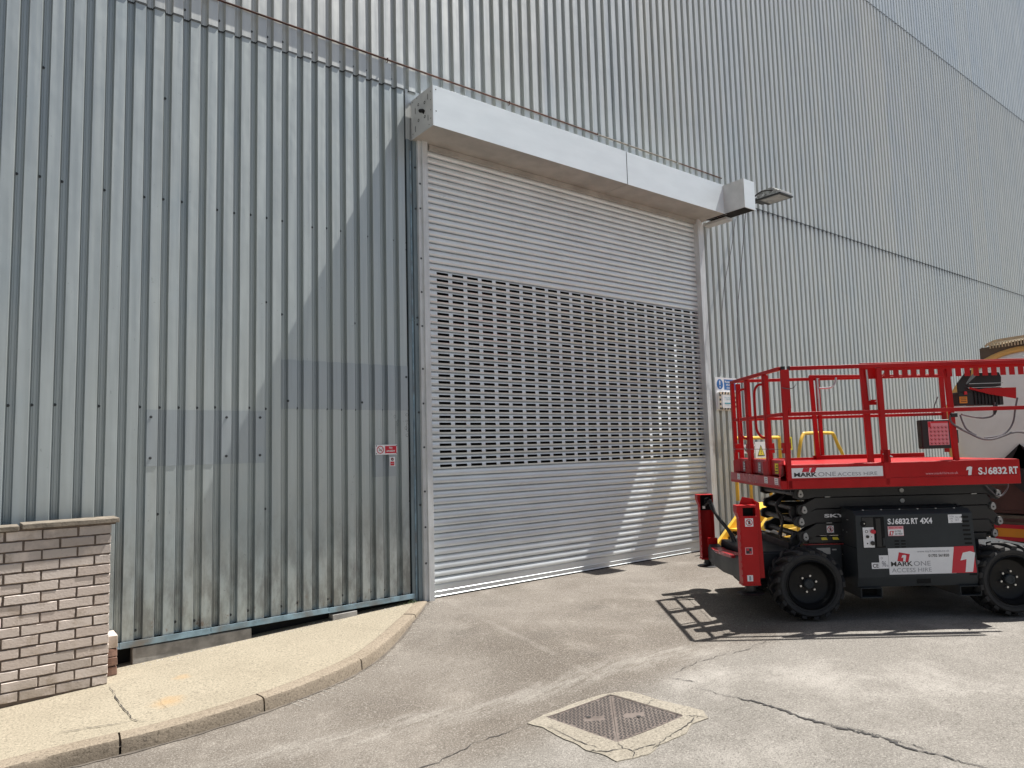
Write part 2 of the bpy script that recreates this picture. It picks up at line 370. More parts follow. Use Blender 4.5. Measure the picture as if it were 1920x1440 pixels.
# pavement sheet
b = B('pave'); n = len(kin); vs = []; RW = 10
for (x, y) in kin:
    for j in range(RW+1):
        yy = y+(max(.12, y+.03)-y)*j/RW; vs.append((x, yy, pv(x)-.004))
b.add(vs, [(i*(RW+1)+j, (i+1)*(RW+1)+j, (i+1)*(RW+1)+j+1, i*(RW+1)+j+1) for i in range(n-1) for j in range(RW)])
tag(b.build('pavement'), kind='structure')
# kerb stones: split where the photo shows open joints
cum = [0]
for i in range(1, len(ktp)): cum.append(cum[-1]+(Vector(ktp[i])-Vector(ktp[i-1])).length)
def near(px, py): return min(range(len(ktp)), key=lambda i: (ktp[i][0]-px)**2+(ktp[i][1]-py)**2)
joints = [0, near(-6.0, -1.65), near(-4.6, -1.67), near(-3.47, -1.743), near(-2.542, -1.72), near(-1.626, -1.42), near(-.56, -.49), len(ktp)-1]
b = B('kerb')
for a, e in zip(joints[:-1], joints[1:]):
    P = ktp[a:e+1]; P = [Vector((p[0], p[1])) for p in P]
    d0 = (P[1]-P[0]).normalized()*.007; d1 = (P[-1]-P[-2]).normalized()*.006
    P[0] = P[0]+d0; P[-1] = P[-1]-d1
    I = offs([tuple(p) for p in P], .128); sh = random.uniform(-.004, .004); rings = []
    for k, p in enumerate(P):
        z = pv(p.x)+sh; q = Vector(I[k]); t = (p-q).normalized(); jj = random.uniform(-.004, .004)
        rings.append([(p.x+t.x*.012, p.y+t.y*.012, rd(p.x)-.06), (p.x+jj, p.y+jj, z-.028), (p.x-t.x*.008, p.y-t.y*.008, z-.009), (p.x-t.x*.028, p.y-t.y*.028, z-.001), (q.x, q.y, z), (q.x, q.y, z-.12)])
    m_ = len(P); vs = [v for r in rings for v in r]
    b.add(vs, [(i*6+j, (i+1)*6+j, (i+1)*6+j+1, i*6+j+1) for i in range(m_-1) for j in range(5)]+[(0, 1, 2, 3, 4, 5), tuple((m_-1)*6+k for k in (5, 4, 3, 2, 1, 0))])
tag(b.build('kerb', smooth=40), kind='structure')
# dark fill in the joints and the dirt line at the kerb foot
b = B('pave_dirt')
b.add([v for (x, y), (x2, y2) in zip(ktp, offs(ktp, .13)) for v in ((x+.0, y+.0, pv(x)-.05), (x2, y2, pv(x)-.02))], [(2*i, 2*i+1, 2*i+3, 2*i+2) for i in range(len(ktp)-1)])
o1 = offs(ktp, -.005)
vs = []; 
for i, (x, y) in enumerate(ktp):
    wv = -.02-.02*random.random()*(1 if x > -4.5 else .3); q = offs(ktp, wv)[i]; vs += [(o1[i][0], o1[i][1], rd(o1[i][0])+.004), (q[0], q[1], rd(q[0])+.004)]
b.add(vs, [(2*i, 2*i+1, 2*i+3, 2*i+2) for i in range(len(ktp)-1)])
tag(b.build('kerb_joint_dirt'), kind='structure')
# cracks
def crack(name, pts, fn, wd, mat='ironpit', jit=.012, sub=9, zo=.004):
    P = []
    for i in range(len(pts)-1):
        a, c = Vector(pts[i]), Vector(pts[i+1])
        for k in range(sub):
            t = k/sub; p = a.lerp(c, t); P.append(p+Vector((random.uniform(-jit, jit), random.uniform(-jit, jit))))
    P.append(Vector(pts[-1])); vs = []
    for i, p in enumerate(P):
        t = (P[min(i+1, len(P)-1)]-P[max(i-1, 0)]).normalized(); nn = Vector((-t.y, t.x)); e = min(1, 4*i/len(P)+.15, 4*(len(P)-1-i)/len(P)+.15)
        ww = wd*e*random.uniform(.25, 1.5)/2
        for s_ in (-1, 1): q = p+nn*ww*s_; vs.append((q.x, q.y, fn(q.x)+zo))
    b = B(mat).add(vs, [(2*i, 2*i+1, 2*i+3, 2*i+2) for i in range(len(P)-1)])
    return tag(b.build(name, smooth=0), kind='structure')
crack('road_crack', [(-.278, -3.821), (-.273, -4.042), (-.232, -4.224), (-.234, -4.39), (-.261, -4.602), (-.255, -4.765), (-.235, -4.882), (-.217, -5.024), (-.245, -5.178), (-.227, -5.306), (-.222, -5.431), (-.21, -6.2)], rd, .017)
crack('road_crack', [(-.255, -4.62), (-.235, -4.76), (-.2, -4.9), (-.205, -5.02), (-.19, -5.2), (-.21, -5.3)], rd, .006)
crack('road_crack', [(-.264, -3.539), (-.19, -3.75)], rd, .008)
crack('road_crack', [(-.264, -3.539), (0, -3.50), (.211, -3.459), (.655, -3.53), (1.18, -3.50)], rd, .005, jit=.02)
crack('road_crack', [(-1.365, -3.3), (-1.726, -3.261), (-2.072, -3.314), (-2.5, -3.25)], rd, .006, jit=.015)
crack('pavement_crack', [(-3.34, -.46), (-3.353, -1.027), (-3.342, -1.454), (-3.273, -1.60)], pv, .006, jit=.006)
crack('pavement_crack', [(-3.348, -1.486), (-3.55, -1.40), (-3.788, -1.297)], pv, .006, jit=.01)
crack('pavement_crack', [(-3.10, -1.05), (-3.13, -1.3), (-3.11, -1.5)], pv, .0015, jit=.004)
crack('pavement_crack', [(-1.2, -.60), (-1.1, -.75), (-1.0, -.88)], pv, .003, jit=.004)

# ---------------------------------------------------------------- drain cover and its concrete surround
A_, B_, C_, D_ = [Vector(p) for p in ((-.702, -3.40), (-.659, -4.01), (-1.163, -3.897), (-1.21, -3.29))]
ring = [(-.60, -3.46), (-.583, -3.6), (-.573, -3.792), (-.55, -3.93), (-.531, -4.061), (-.60, -4.15), (-.72, -4.11), (-.827, -4.15), (-1.027, -4.11), (-1.14, -4.14), (-1.245, -4.10), (-1.34, -4.06), (-1.33, -3.95), (-1.365, -3.831), (-1.34, -3.7), (-1.353, -3.592), (-1.33, -3.4), (-1.36, -3.267), (-1.193, -3.25), (-.92, -3.285), (-.733, -3.353)]
sr = thing('drain_surround', 'cracked buff concrete surround framing the square cover in the road', 'drain surround', (0, 0, 0))
b = B('surr')
inn = [A_, B_, C_, D_]
def dense(P, k):
    out = []
    for i in range(len(P)):
        a, c = Vector(P[i]), Vector(P[(i+1) % len(P)]); out += [a.lerp(c, j/k) for j in range(k)]
    return out
O = dense(ring, 4); O = [p+Vector((random.uniform(-.004, .004), random.uniform(-.004, .004))) for p in O]
cen = (A_+B_+C_+D_)/4
def inner_hit(p):
    d = p-cen; best = None
    for i in range(4):
        a, e = inn[i], inn[(i+1) % 4]; ed = e-a; den = d.x*ed.y-d.y*ed.x
        if abs(den) < 1e-9: continue
        t = ((a.x-cen.x)*ed.y-(a.y-cen.y)*ed.x)/den; u_ = ((a.x-cen.x)*d.y-(a.y-cen.y)*d.x)/den
        if t > 0 and -1e-6 <= u_ <= 1+1e-6 and (best is None or t < best): best = t
    return cen+d*best
vs = []
for p in O:
    q = inner_hit(p); m_ = p.lerp(q, .5)
    for r_, h in ((p, -.01), (p.lerp(q, .03), .006), (m_, .008), (q, .008), (q, -.03)): vs.append((r_.x, r_.y, rd(r_.x)+h))
k = 5; N = len(O)
b.add(vs, [(i*k+j, ((i+1) % N)*k+j, ((i+1) % N)*k+j+1, i*k+j+1) for i in range(N) for j in range(k-1)])
b.build('concrete_collar', sr)
def crk(par, pts, wd=.006):
    o = crack('collar_crack', pts, lambda x: rd(x)+.006, wd, jit=.008, sub=6); del o['kind']; o.parent = par
crk(sr, [(-.66, -4.02), (-.62, -4.08), (-.60, -4.15)]); crk(sr, [(-1.16, -3.9), (-1.2, -3.98), (-1.18, -4.05), (-1.245, -4.1)]); crk(sr, [(-1.2, -3.98), (-1.29, -3.93), (-1.365, -3.84)], .008)
crk(sr, [(-.63, -4.06), (-.7, -4.09), (-.83, -4.1), (-.95, -4.09), (-1.1, -4.12)], .007); crk(sr, [(-.70, -3.72), (-.58, -3.70)], .003)
crk(sr, [(-1.20, -4.04), (-1.1, -4.06), (-1.0, -4.11)]); crk(sr, [(-1.3, -3.4), (-1.31, -3.7), (-1.29, -3.9)], .006)
dc = thing('manhole_cover', 'square cast iron cover of two triangular plates set in the road', 'manhole cover', (cen.x, cen.y, rd(cen.x)))
def dl(p, h): return (p.x-cen.x, p.y-cen.y, h+rd(p.x)-rd(cen.x))
b = B('castiron')
for i in range(4):
    a, e = inn[i], inn[(i+1) % 4]; ai, ei = a.lerp(cen, .035), e.lerp(cen, .035); a, e = a.lerp(cen, .006), e.lerp(cen, .006)
    b.add([dl(a, -.02), dl(e, -.02), dl(e, .006), dl(a, .006), dl(ai, .006), dl(ei, .006), dl(ai, -.02), dl(ei, -.02)], [(0, 1, 2, 3), (3, 2, 5, 4), (4, 5, 7, 6)])
b.build('frame', dc)
e1 = (B_-A_).normalized(); e2 = (D_-A_).normalized(); la = (B_-A_).length; lb_ = (D_-A_).length
for tri in ((A_, B_, C_), (A_, C_, D_)):
    c3 = (tri[0]+tri[1]+tri[2])/3; T = [p.lerp(c3, .014) for p in tri]; b = B('castiron')
    vs = [dl(p, .003) for p in T]+[dl(p, -.02) for p in T]; b.add(vs, [(0, 1, 2), (0, 3, 4, 1), (1, 4, 5, 2), (2, 5, 3, 0)])
    b.m('ironpit')
    q0, q1, q2 = [Vector(dl(p, .003)) for p in T]; pn = (q1-q0).cross(q2-q0).normalized()
    def onp(p):
        x, y = p.x-cen.x, p.y-cen.y; return (x, y, q0.z-(pn.x*(x-q0.x)+pn.y*(y-q0.y))/pn.z+.0015)
    def inside(p):
        s_ = []
        for i in range(3):
            a, e = T[i], T[(i+1) % 3]; s_.append(((e-a).x*(p-a).y-(e-a).y*(p-a).x)/(e-a).length)
        return all(x > .012 for x in s_) or all(x < -.012 for x in s_)
    diag = (C_-A_).normalized(); dn = Vector((-diag.y, diag.x))
    for i in range(-26, 27):
        for j in range(-20, 21):
            p = cen+diag*(i*.0205)+dn*(j*.026+(.006 if i % 2 else 0))
            if not inside(p): continue
            sgn = (B_-cen).normalized() if tri[1] == B_ else (D_-cen).normalized()
            if abs((p-cen).dot(diag)) < .022 and .06 < abs((p-cen).dot(dn)) < .2: continue
            ang = .6 if j % 2 else -.6; dd = Vector((dn.x*math.cos(ang)-dn.y*math.sin(ang), dn.x*math.sin(ang)+dn.y*math.cos(ang))); nn = Vector((-dd.y, dd.x))
            b.add([onp(p+dd*a*.0100+nn*c*.0048) for a, c in ((-1, -1), (1, -1), (1, 1), (-1, 1))], [(0, 1, 2, 3)])
    kc = cen.lerp(tri[1] if tri[1] == B_ else tri[2], .36); kk = Vector(onp(kc))+Vector((0, 0, .002))
    b.disc(kk, .016, 12, 'z')
    b.build('cover_plate', dc)

# ---------------------------------------------------------------- warehouse
P_ = .162; X0 = -4.059-.162*60
CW, SW, DP = .088, .020, .050          # crown width, slope width, depth
def ribs(xa, xb, y0=0.):
    """cladding profile polyline (x,y) with the crown face at y0, clipped to xa..xb"""
    pts = []; k = int((xa-X0)/P_)-1
    while X0+k*P_ < xb+P_:
        e = X0+k*P_                 # right edge of a crown
        v0, v1 = e+SW, e+P_-CW-.009   # valley
        pts += [(e-CW, y0), (e, y0), (v0, y0+DP), (v0+.008, y0+DP), (v0+.010, y0+DP-.004), (v0+.0125, y0+DP-.004), (v0+.0145, y0+DP), (v1-.0145, y0+DP), (v1-.0125, y0+DP-.004), (v1-.010, y0+DP-.004), (v1-.008, y0+DP), (v1, y0+DP)]
        k += 1
    out = []
    for i, (x, y) in enumerate(pts):
        if i and (pts[i-1][0] < xa < x):
            q = pts[i-1]; t = (xa-q[0])/(x-q[0]); out.append((xa, q[1]+(y-q[1])*t))
        if i and (pts[i-1][0] < xb < x):
            q = pts[i-1]; t = (xb-q[0])/(x-q[0]); out.append((xb, q[1]+(y-q[1])*t))
        if xa <= x <= xb: out.append((x, y))
    return out
def sheet(b, xa, xb, z0, z1, y0=0., zs=None, thick=.0, wob=0):
    pr = ribs(xa, xb, y0); n = len(pr); zz = zs or [z0, z1]
    rn = random.Random(3)
    vs = []
    for z in zz:
        for x, y in pr:
            vs.append((x, y+(wob*math.sin(x*3.1+z*1.7)*math.sin(z*2.3) if wob else 0), z))
    b.add(vs, [(i+j*n, i+1+j*n, i+1+(j+1)*n, i+(j+1)*n) for j in range(len(zz)-1) for i in range(n-1)])
    if thick:   # bottom lip
        b.add([(x, y, z0) for x, y in pr]+[(x, y+thick, z0) for x, y in pr], [(i+n, i+1+n, i+1, i) for i in range(n-1)])
wh = thing('warehouse', 'tall grey corrugated metal warehouse wall with overlapping sheets around the roller shutter', 'building', (0, 0, 0))
b = B('clad'); sheet(b, -14, -.297, .085, 5.98, .004, [.085, .3, .6, .9, 1.2, 1.6, 2, 2.6, 3.2, 4, 5, 5.98], wob=.002)
left_sheet = b
b = B('clad_up'); sheet(b, 5.31, 52, .0, 5.90, .004); b.build('cladding_sheet', wh, smooth=25)
b = B('clad_up'); sheet(b, -14, 5.45, 5.93, 11.9, -.002); sheet(b, 5.45, 52, 5.88, 11.9, -.0025); b.build('cladding_sheet', wh, smooth=25)
b = B('clad_up'); b.m('clad_top'); sheet(b, -14, 52, 11.84, 26, -.007); b.build('cladding_sheet', wh, smooth=25)
# seam shadow: dark strip painted in below each upper sheet's lip, where shade falls
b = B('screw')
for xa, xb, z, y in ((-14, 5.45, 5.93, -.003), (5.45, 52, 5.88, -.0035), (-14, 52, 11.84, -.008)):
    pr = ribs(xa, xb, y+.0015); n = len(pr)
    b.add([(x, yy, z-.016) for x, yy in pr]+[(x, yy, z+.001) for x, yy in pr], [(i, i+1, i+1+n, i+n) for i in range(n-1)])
b.build('seam_shade_strip', wh, smooth=0)
# filler tabs in valleys along the right seam (dark lumps in the photo)
for k in range(58, 200):
    x = X0+k*P_
    if 5.9 < x < 17: B('screw').box(x+.012, x+.060, -.004, .050, 5.852, 5.887).build('seam_filler', wh, smooth=0)
b = B('clad_patch'); sheet(b, -3.02, -1.925, 1.585, 2.095, -.0015, thick=.004); b.build('patch_sheet', wh, smooth=25, label='darker blue grey repair sheet above the brick wall side')
b = B('clad_patch'); sheet(b, -1.775, -.298, 2.12, 2.625, -.0015, thick=.004); b.build('patch_sheet', wh, smooth=25, label='upper darker repair sheet beside the shutter')
b = B('clad_patch'); sheet(b, -.757, -.485, 1.39, 1.70, -.0015, thick=.004); b.build('patch_sheet', wh, smooth=25, label='small darker repair sheet behind the no smoking sign')
b = B('trim')
for a, e in ((-14, -3.2), (-3.196, -2.45), (-2.446, -1.30), (-1.296, -.285)):
    dz = random.uniform(-.003, .003)
    b.box(a, e, -.022, -.018, .035+dz, .088+dz); b.box(a, e, -.018, .05, .035+dz, .039+dz)
b.build('base_trim', wh, smooth=0, bevel=.0015)
b = B('dark'); b.box(-14, -.2, .16, .2, -.6, .2); b.box(-14, -.2, .052, .16, .02, .034); b.build('plinth_wall', wh)
b = B('flash')   # jamb flashing left of the shutter
b.prism([(-.300, .03), (-.300, .010), (-.262, .010), (-.262, .028), (-.222, .028), (-.222, .004), (-.16, .004), (-.16, .03)], 'z', -.02, 5.33)
b.build('jamb_flashing', wh, smooth=0)
b = B('flash'); b.box(-.30, -.16, -.004, .002, 3.16, 3.168); b.build('flashing_joint', wh, smooth=0)
b = B('trim'); b.box(-.252, -.232, .020, .027, -.02, 5.2); b.build('flashing_strip', wh, smooth=0)
b = B('guide'); b.box(5.225, 5.315, -.004, .03, 0, 5.36); b.build('jamb_flashing', wh, smooth=0)
b = B('clad_up'); b.box(-.30, 5.45, .02, .04, 5.33, 5.95); b.build('door_head_panel', wh, smooth=0)
b = B('dark')     # closed shell behind the cladding
b.box(-14.05, -13.98, .05, 18, -.6, 26); b.box(52, 52.05, .05, 18, -.6, 26); b.box(-14.05, 52.05, 18, 18.05, -.6, 26); b.box(-14.05, 52.05, .05, 18.05, 26, 26.1)
b.box(-14, -.25, .09, .11, .2, 26); b.box(5.30, 52, .09, .11, -.1, 26); b.box(-.25, 5.38, .08, .1, 5.5, 26); b.box(-.25, -.22, .1, .16, -.1, 5.5); b.box(5.30, 5.32, .1, .16, -.1, 5.5)
b.build('shell', wh)
scr = B('screw').rev([(.0001, -.011), (.006, -.011), (.0065, -.005), (.012, -.004), (.013, 0)], (0, 0, 0), 10, 'y').build('screw', wh, smooth=30)
first = True
def screw(x, z, y=.052):
    global first
    o = scr if first else scr.copy()
    if not first: col.objects.link(o); o.parent = wh
    first = False; o.location = (x, y, z)
xs = [-4.035+P_*k for k in range(24)]
for k, x in enumerate(xs):
    if k not in (3, 5, 11, 14, 16, 20, 22): screw(x, 2.125+random.uniform(-.006, .006))
    if k not in (3, 5, 9, 15, 19, 21): screw(x, 4.08+random.uniform(-.012, .01))
    if k in (8, 10, 12, 13, 14, 16, 18, 19, 20, 22): screw(x, 6.03+random.uniform(-.005, .005), .048)
    if k >= 5 and k % 3 != 1: screw(x, .17+random.uniform(-.01, .01))
for x, z in ((-2.908, 1.153), (-2.909, 5.073), (-3.882, 5.066), (-1.69, 3.094), (-.94, 3.073), (-1.93, 3.203), (-1.93, 1.13), (-.31, 4.0), (-.31, 1.1)): screw(round((x+4.035)/P_)*P_-4.035, z)
for x, z in ((-2.98, 2.03), (-2.32, 2.03), (-2.0, 2.03), (-2.98, 1.66), (-2.32, 1.66), (-2.0, 1.66), (-1.72, 2.2), (-.9, 2.2), (-.35, 2.5)): screw(x+.0, z, -.002)
for z in (5.0, 4.5, 3.2, 3.12, 2.1, 1.05): screw(-.19, z, .003)
for z in (4.8, 4.5, 3.9, 3.5, 3.1, 2.6, 2.2, 1.7, 1.2, .8, .4): screw(-.148, z, -.032)
# scratches and rubbed rings low on the cladding
b = left_sheet.m('screw')
rs_ = random.Random(11)
def crown_x(x): k = round((x-X0+.044)/P_); return X0+k*P_-.044
def stroke(pts, wd):
    P = [Vector(p) for p in pts]
    for i in range(len(P)-1):
        d = (P[i+1]-P[i]).normalized(); nn = Vector((-d.y, d.x))*wd/2
        b.add([((P[i]+nn).x, .0020, (P[i]+nn).y), ((P[i]-nn).x, .0020, (P[i]-nn).y), ((P[i+1]-nn).x, .0020, (P[i+1]-nn).y), ((P[i+1]+nn).x, .0020, (P[i+1]+nn).y)], [(0, 1, 2, 3)])
for _ in range(34):
    x = crown_x(rs_.uniform(-3.3, -.4))+rs_.uniform(-.025, .02); z = rs_.uniform(.3, 3.4)**1; a = rs_.choice([0, 1.57, 1.2, .4])+rs_.uniform(-.3, .3); l_ = rs_.uniform(.012, .05)
    stroke([(x, z), (x+math.cos(a)*l_*.4, z+math.sin(a)*l_)], rs_.uniform(.001, .0025))
for x, z, rx, rz in ((-.50, 2.05, .012, .018), (-.485, 1.93, .010, .07), (-.46, 2.0, .01, .015), (-.47, 1.96, .008, .014), (-.345, 2.07, .018, .014), (-.35, 2.0, .014, .010), (-.34, 1.93, .016, .05), (-.36, 1.92, .014, .018), (-.345, 1.84, .018, .016)):
    pr_ = [(x+rx*math.cos(t_*.524), z+rz*math.sin(t_*.524)) for t_ in range(13)]; stroke(pr_, .0028)
b.build('cladding_sheet', wh, smooth=25)
# rust rod
rr = thing('rusty_rod', 'thin rust brown rod clipped along the wall above the shutter box', 'rod', (0, 0, 6.21))
b = B('rust'); b.tube([(-14, -.014, 0), (-2.4, -.014, .002), (-.6, -.016, 0), (1.5, -.014, .003), (2.9, -.014, -.004)], .011, 8); b.build('rod_run', rr)
b = B('brown'); b.tube([(2.9, -.014, -.004), (3.6, -.016, -.004), (4.8, -.014, -.002)], .010, 8); b.build('rod_run', rr, label='duller brown length of the rod')
b = B('rust'); b.tube([(4.8, -.014, -.002), (5.9, -.014, -.004)], .010, 8); b.build('rod_run', rr)
for x in (-.55, 1.25, 2.9, 3.55, 4.7):
    B('alu' if x > 2 else 'rust').tube([(x, -.004, -.03), (x, -.03, -.012), (x, -.03, .014), (x, -.004, .02)], .006 if x < 2 else .008, 6).build('clip', rr)

# ---------------------------------------------------------------- roller shutter
rs = thing('roller_shutter', 'large grey steel roller shutter door with rows of slots and white box housing', 'roller shutter', (0, 0, 0))
SP = .0818; SY = .055; xl, xr = -.06, 5.22
prof = [(0, .024), (.05, .024), (.055, -.004), (.12, -.0165), (.20, -.0225), (.315, -.0260), (.50, -.0262), (.70, -.0220), (.80, -.0165), (.90, -.007), (.96, .002), (1., .008)]
b = B('shut')
for k in range(0, 64):
    zb = .129+k*SP; pts = [(SY+y, zb+t*SP) for t, y in prof]
    sj = random.uniform(-.001, .001)
    slot = 16 <= k <= 44
    for i in range(len(pts)-1):
        (y0, z0), (y1, z1) = pts[i], pts[i+1]
        if slot and i in (5, 6):
            xs_ = [xl]
            for j in range(23): a = .102+.2205*j; xs_ += [a, a+.163]
            xs_.append(xr)
            for q in range(0, len(xs_), 2): b.add([(xs_[q], y0, z0), (xs_[q+1], y0, z0), (xs_[q+1], y1, z1), (xs_[q], y1, z1)], [(0, 1, 2, 3)])
        else:
            b.add([(xl, y0+sj, z0), (xr, y0+sj, z0), (xr, y1+sj, z1), (xl, y1+sj, z1)], [(0, 1, 2, 3)])
b.build('curtain', rs, smooth=40)
b = B('hole')
b.box(-.2, 5.38, .14, .15, 0, 5.45); b.build('slot_dark_sheet', rs)  # added black sheet stands in for the unlit interior behind the slots
b = B('shut'); b.prism([(.066, -.004), (.038, -.004), (.036, .0), (.042, .006), (.042, .05), (.036, .055), (.042, .060), (.043, .118), (.0465, .1325), (.066, .1325)], 'x', xl, xr); b.box(xl, xr, .0345, .038, -.006, -.002)
b.build('bottom_rail', rs, smooth=0)
b = B('hole'); b.box(xl, xr, .045, .075, -.03, -.006); b.build('bottom_gap_shade', rs)  # black strip added as the shade in the gap below the shutter
for side, (c0, c1, f0, f1) in (('l', (-.124, -.052, -.172, -.124)), ('r', (5.105, 5.168, 5.168, 5.225))):
    b = B('guide'); z0, z1 = -.02, 5.33
    b.box(c0, c1, -.060, -.052, z0, z1); b.box(c0, c0+.006, -.052, .09, z0, z1); b.box(c1-.006, c1, -.052, .028, z0, z1)
    b.box(min(f0, f1), max(f0, f1)+(0.0), -.034, -.028, z0, z1)
    b.box(f0 if side == 'l' else f1-.006, f0+.006 if side == 'l' else f1, -.028, .03, z0, z1)
    b.build('guide_rail', rs, smooth=0, bevel=.0012)
bx0, bx1, by, bz0, bz1 = -.235, 5.30, -.48, 5.325, 5.80
b = B('box')
b.box(bx0+.006, 2.97, by, by+.003, bz0, bz1); b.box(2.979, bx1, by-.003, by, bz0-.004, bz1-.005)
b.box(bx0+.006, bx1, by+.003, .0, bz1-.003, bz1)
b.m('hole'); b.box(2.968, 2.981, by+.0005, by+.0025, bz0+.004, bz1-.006); b.m('box')
b.build('box_cover', rs, smooth=0, bevel=.001)
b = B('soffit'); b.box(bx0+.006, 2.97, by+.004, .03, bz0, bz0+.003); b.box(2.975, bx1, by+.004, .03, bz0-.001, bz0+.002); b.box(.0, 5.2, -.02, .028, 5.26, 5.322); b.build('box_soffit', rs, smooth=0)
b = B('boxend'); b.box(bx0, bx0+.005, by+.001, -.0, bz0-.004, bz1+.002); B('boxend').box(bx1, bx1+.005, by+.001, 0, bz0-.004, bz1).build('end_plate', rs, smooth=0)
b.m('hole'); b.tube([(bx0-.002, -.30, 5.545), (bx0-.002, -.27, 5.575), (bx0-.002, -.21, 5.60)], .022, 8)
for y, z in ((-.31, 5.66), (-.17, 5.69), (-.31, 5.49), (-.17, 5.5)): b.disc((bx0-.0015, y, z), .018, 10, 'x', .010)
for y, z in ((-.44, 5.74), (-.44, 5.64), (-.44, 5.52), (-.44, 5.42), (-.40, 5.36), (-.04, 5.77), (-.04, 5.38), (-.14, 5.78)): b.disc((bx0-.0015, y, z), .007, 8, 'x')
for y, z in ((-.38, 5.70), (-.38, 5.45), (-.10, 5.64), (-.10, 5.42)): b.box(bx0-.002, bx0-.001, y-.004, y+.004, z-.035, z+.035)
b.m('hole')
for x, z in ((-.19, 5.755), (-.19, 5.50), (3.05, 5.76), (3.05, 5.36), (5.27, 5.36), (5.27, 5.74)): b.disc((x, by-.0022, z), .008, 8, 'y')
b.build('end_plate', rs, smooth=0)
b = B('box'); b.box(5.241, 5.53, -.86, -.10, 5.325, 5.785); b.m('boxend'); b.box(5.235, 5.2405, -.862, -.09, 5.322, 5.788); b.m('hole'); b.box(5.25, 5.515, -.845, -.12, 5.322, 5.3245); b.build('motor_cover', rs, smooth=0, bevel=.003)
b = B('boxend'); b.box(5.32, 5.50, -.45, .0, 5.26, 5.30); b.build('motor_bracket', rs)
for i, P in enumerate((((5.62, -.42, 5.32), (5.66, -.3, 4.9), (5.55, -.16, 4.1), (5.50, -.10, 3.2), (5.47, -.07, 2.75)), ((5.50, -.7, 5.32), (5.85, -.3, 4.4), (5.92, -.14, 3.6), (6.0, -.10, 2.8), (6.05, -.1, 1.8)))):
    o = B('cable').tube(smooth_path(P, 6), .005, 6).build('pull_cord')
    tag(o, ['thin dark cord hanging from the motor box to the shutter notice board', 'thin dark cord hanging right of the first cord from the motor box'][i], 'cord')
# floodlight
fl = thing('floodlight', 'weathered flat box floodlight on an arm beside the shutter motor box', 'floodlight', (6.43, -.65, 5.77))
b = B('alu'); b.prism([(-.23, .0), (.21, .0), (.21, .055), (.12, .125), (-.08, .135), (-.20, .05)], 'x', -.18, .18); b.m('pin'); b.prism([(-.235, .0), (-.235, .04), (-.205, .055), (-.20, .0)], 'x', -.185, .185); b.build('housing', fl, bevel=.006)
b = B('black'); b.box(-.195, .195, -.245, .225, -.022, .0); b.build('bezel', fl, bevel=.003)
B('glass').box(-.16, .16, -.20, .15, -.027, -.0225).build('glass', fl)
b = B('black'); b.box(-.10, .12, .21, .30, -.01, .06); b.bar((.0, .28, .02), (-.05, .66, .03), .05, .03); b.bar((-.08, .25, .0), (-.30, .24, -.0), .035, .03); b.tube(smooth_path([(-.17, -.10, .07), (-.24, .05, .09), (-.26, .2, .03), (-.16, .28, .02)], 4), .013, 6); b.build('bracket', fl, bevel=.003)
B('steel').tube([(-.195, .06, .03), (-.215, .06, .03)], .022, 10).build('clamp_bolt', fl)

# ---------------------------------------------------------------- concrete beams, brick wall
def beam(x0, x1, y0, y1, z0, z1, lab):
    o = B('conc').box(x0, x1, y0, y1, 0, z1-z0, jit=.004).build('concrete_beam', bevel=.006); o.location = (0, 0, z0); o.rotation_euler = (0, 0, 0)
    tag(o, lab, 'beam')
beam(-3.09, -2.075, -.01, .10, -.125, .022, 'long grey concrete beam lying under the cladding beside the brick wall')
beam(-1.26, -.985, -.03, .08, -.045, .012, 'short grey concrete block under the cladding near the shutter')
BZ = -.125; BY = -.42
bw = thing('brick_wall', 'low weathered pale brick wall with thin concrete coping in front of the cladding', 'brick wall', (-3.34, BY, BZ))
BL, BH, BP = .225, .066, .0788
b = B('brick')
for r_ in range(16):
    z = .006+r_*BP; x = 0; fst = True
    while x > -3.2:
        L = (BL if r_ % 2 else .108) if fst else BL
        fst = False
        jx = random.uniform(-.004, .004); jy = random.uniform(-.003, .003)
        if (r_ == 2 and -.75 < x < -.6): jy += .02
        j = .0022
        x1, x0 = x-.001+jx*.5, x-L+jx*.5
        # chamfered brick: outer loop plus face inset
        c = .0022
        F = [(x0+c, z+c), (x1-c, z+c), (x1-c, z+BH-c), (x0+c, z+BH-c)]; G = [(x0, z), (x1, z), (x1, z+BH), (x0, z+BH)]
        F = [(p+random.uniform(-j, j), q+random.uniform(-j, j)) for p, q in F]; G = [(p+random.uniform(-j, j), q+random.uniform(-j, j)) for p, q in G]
        yy = jy
        # ragged long edges: insert mid points
        def rag(P):
            out = []
            for i in range(4):
                a, e = P[i], P[(i+1) % 4]; out.append(a); nseg = 6 if i % 2 == 0 else 2
                for q in range(1, nseg): t = q/nseg; out.append((a[0]+(e[0]-a[0])*t+random.uniform(-j, j)*.6, a[1]+(e[1]-a[1])*t+random.uniform(-j, j)*.9))
            return out
        F, G = rag(F), rag(G); nn = len(F)
        vs = [(p, yy, q) for p, q in F]+[(p, yy+.006, q) for p, q in G]+[(p, .2, q) for p, q in G]
        b.add(vs, [tuple(range(nn))]+[(i, i+nn, (i+1) % nn+nn, (i+1) % nn) for i in range(nn)]+[(i+nn, i+2*nn, (i+1) % nn+2*nn, (i+1) % nn+nn) for i in range(nn)])
        x = x-L-.012
b.build('brickwork', bw, smooth=0)
b = B('mortar'); b.box(-3.2, -.006, .008, .19, -.03, 16*BP-.004); b.build('mortar', bw)
cz = 16*BP
b = B('coping'); b.box(-.60, .055, -.03, .23, cz+.010, cz+.046, jit=.004); b.build('coping_stone', bw, bevel=.004)
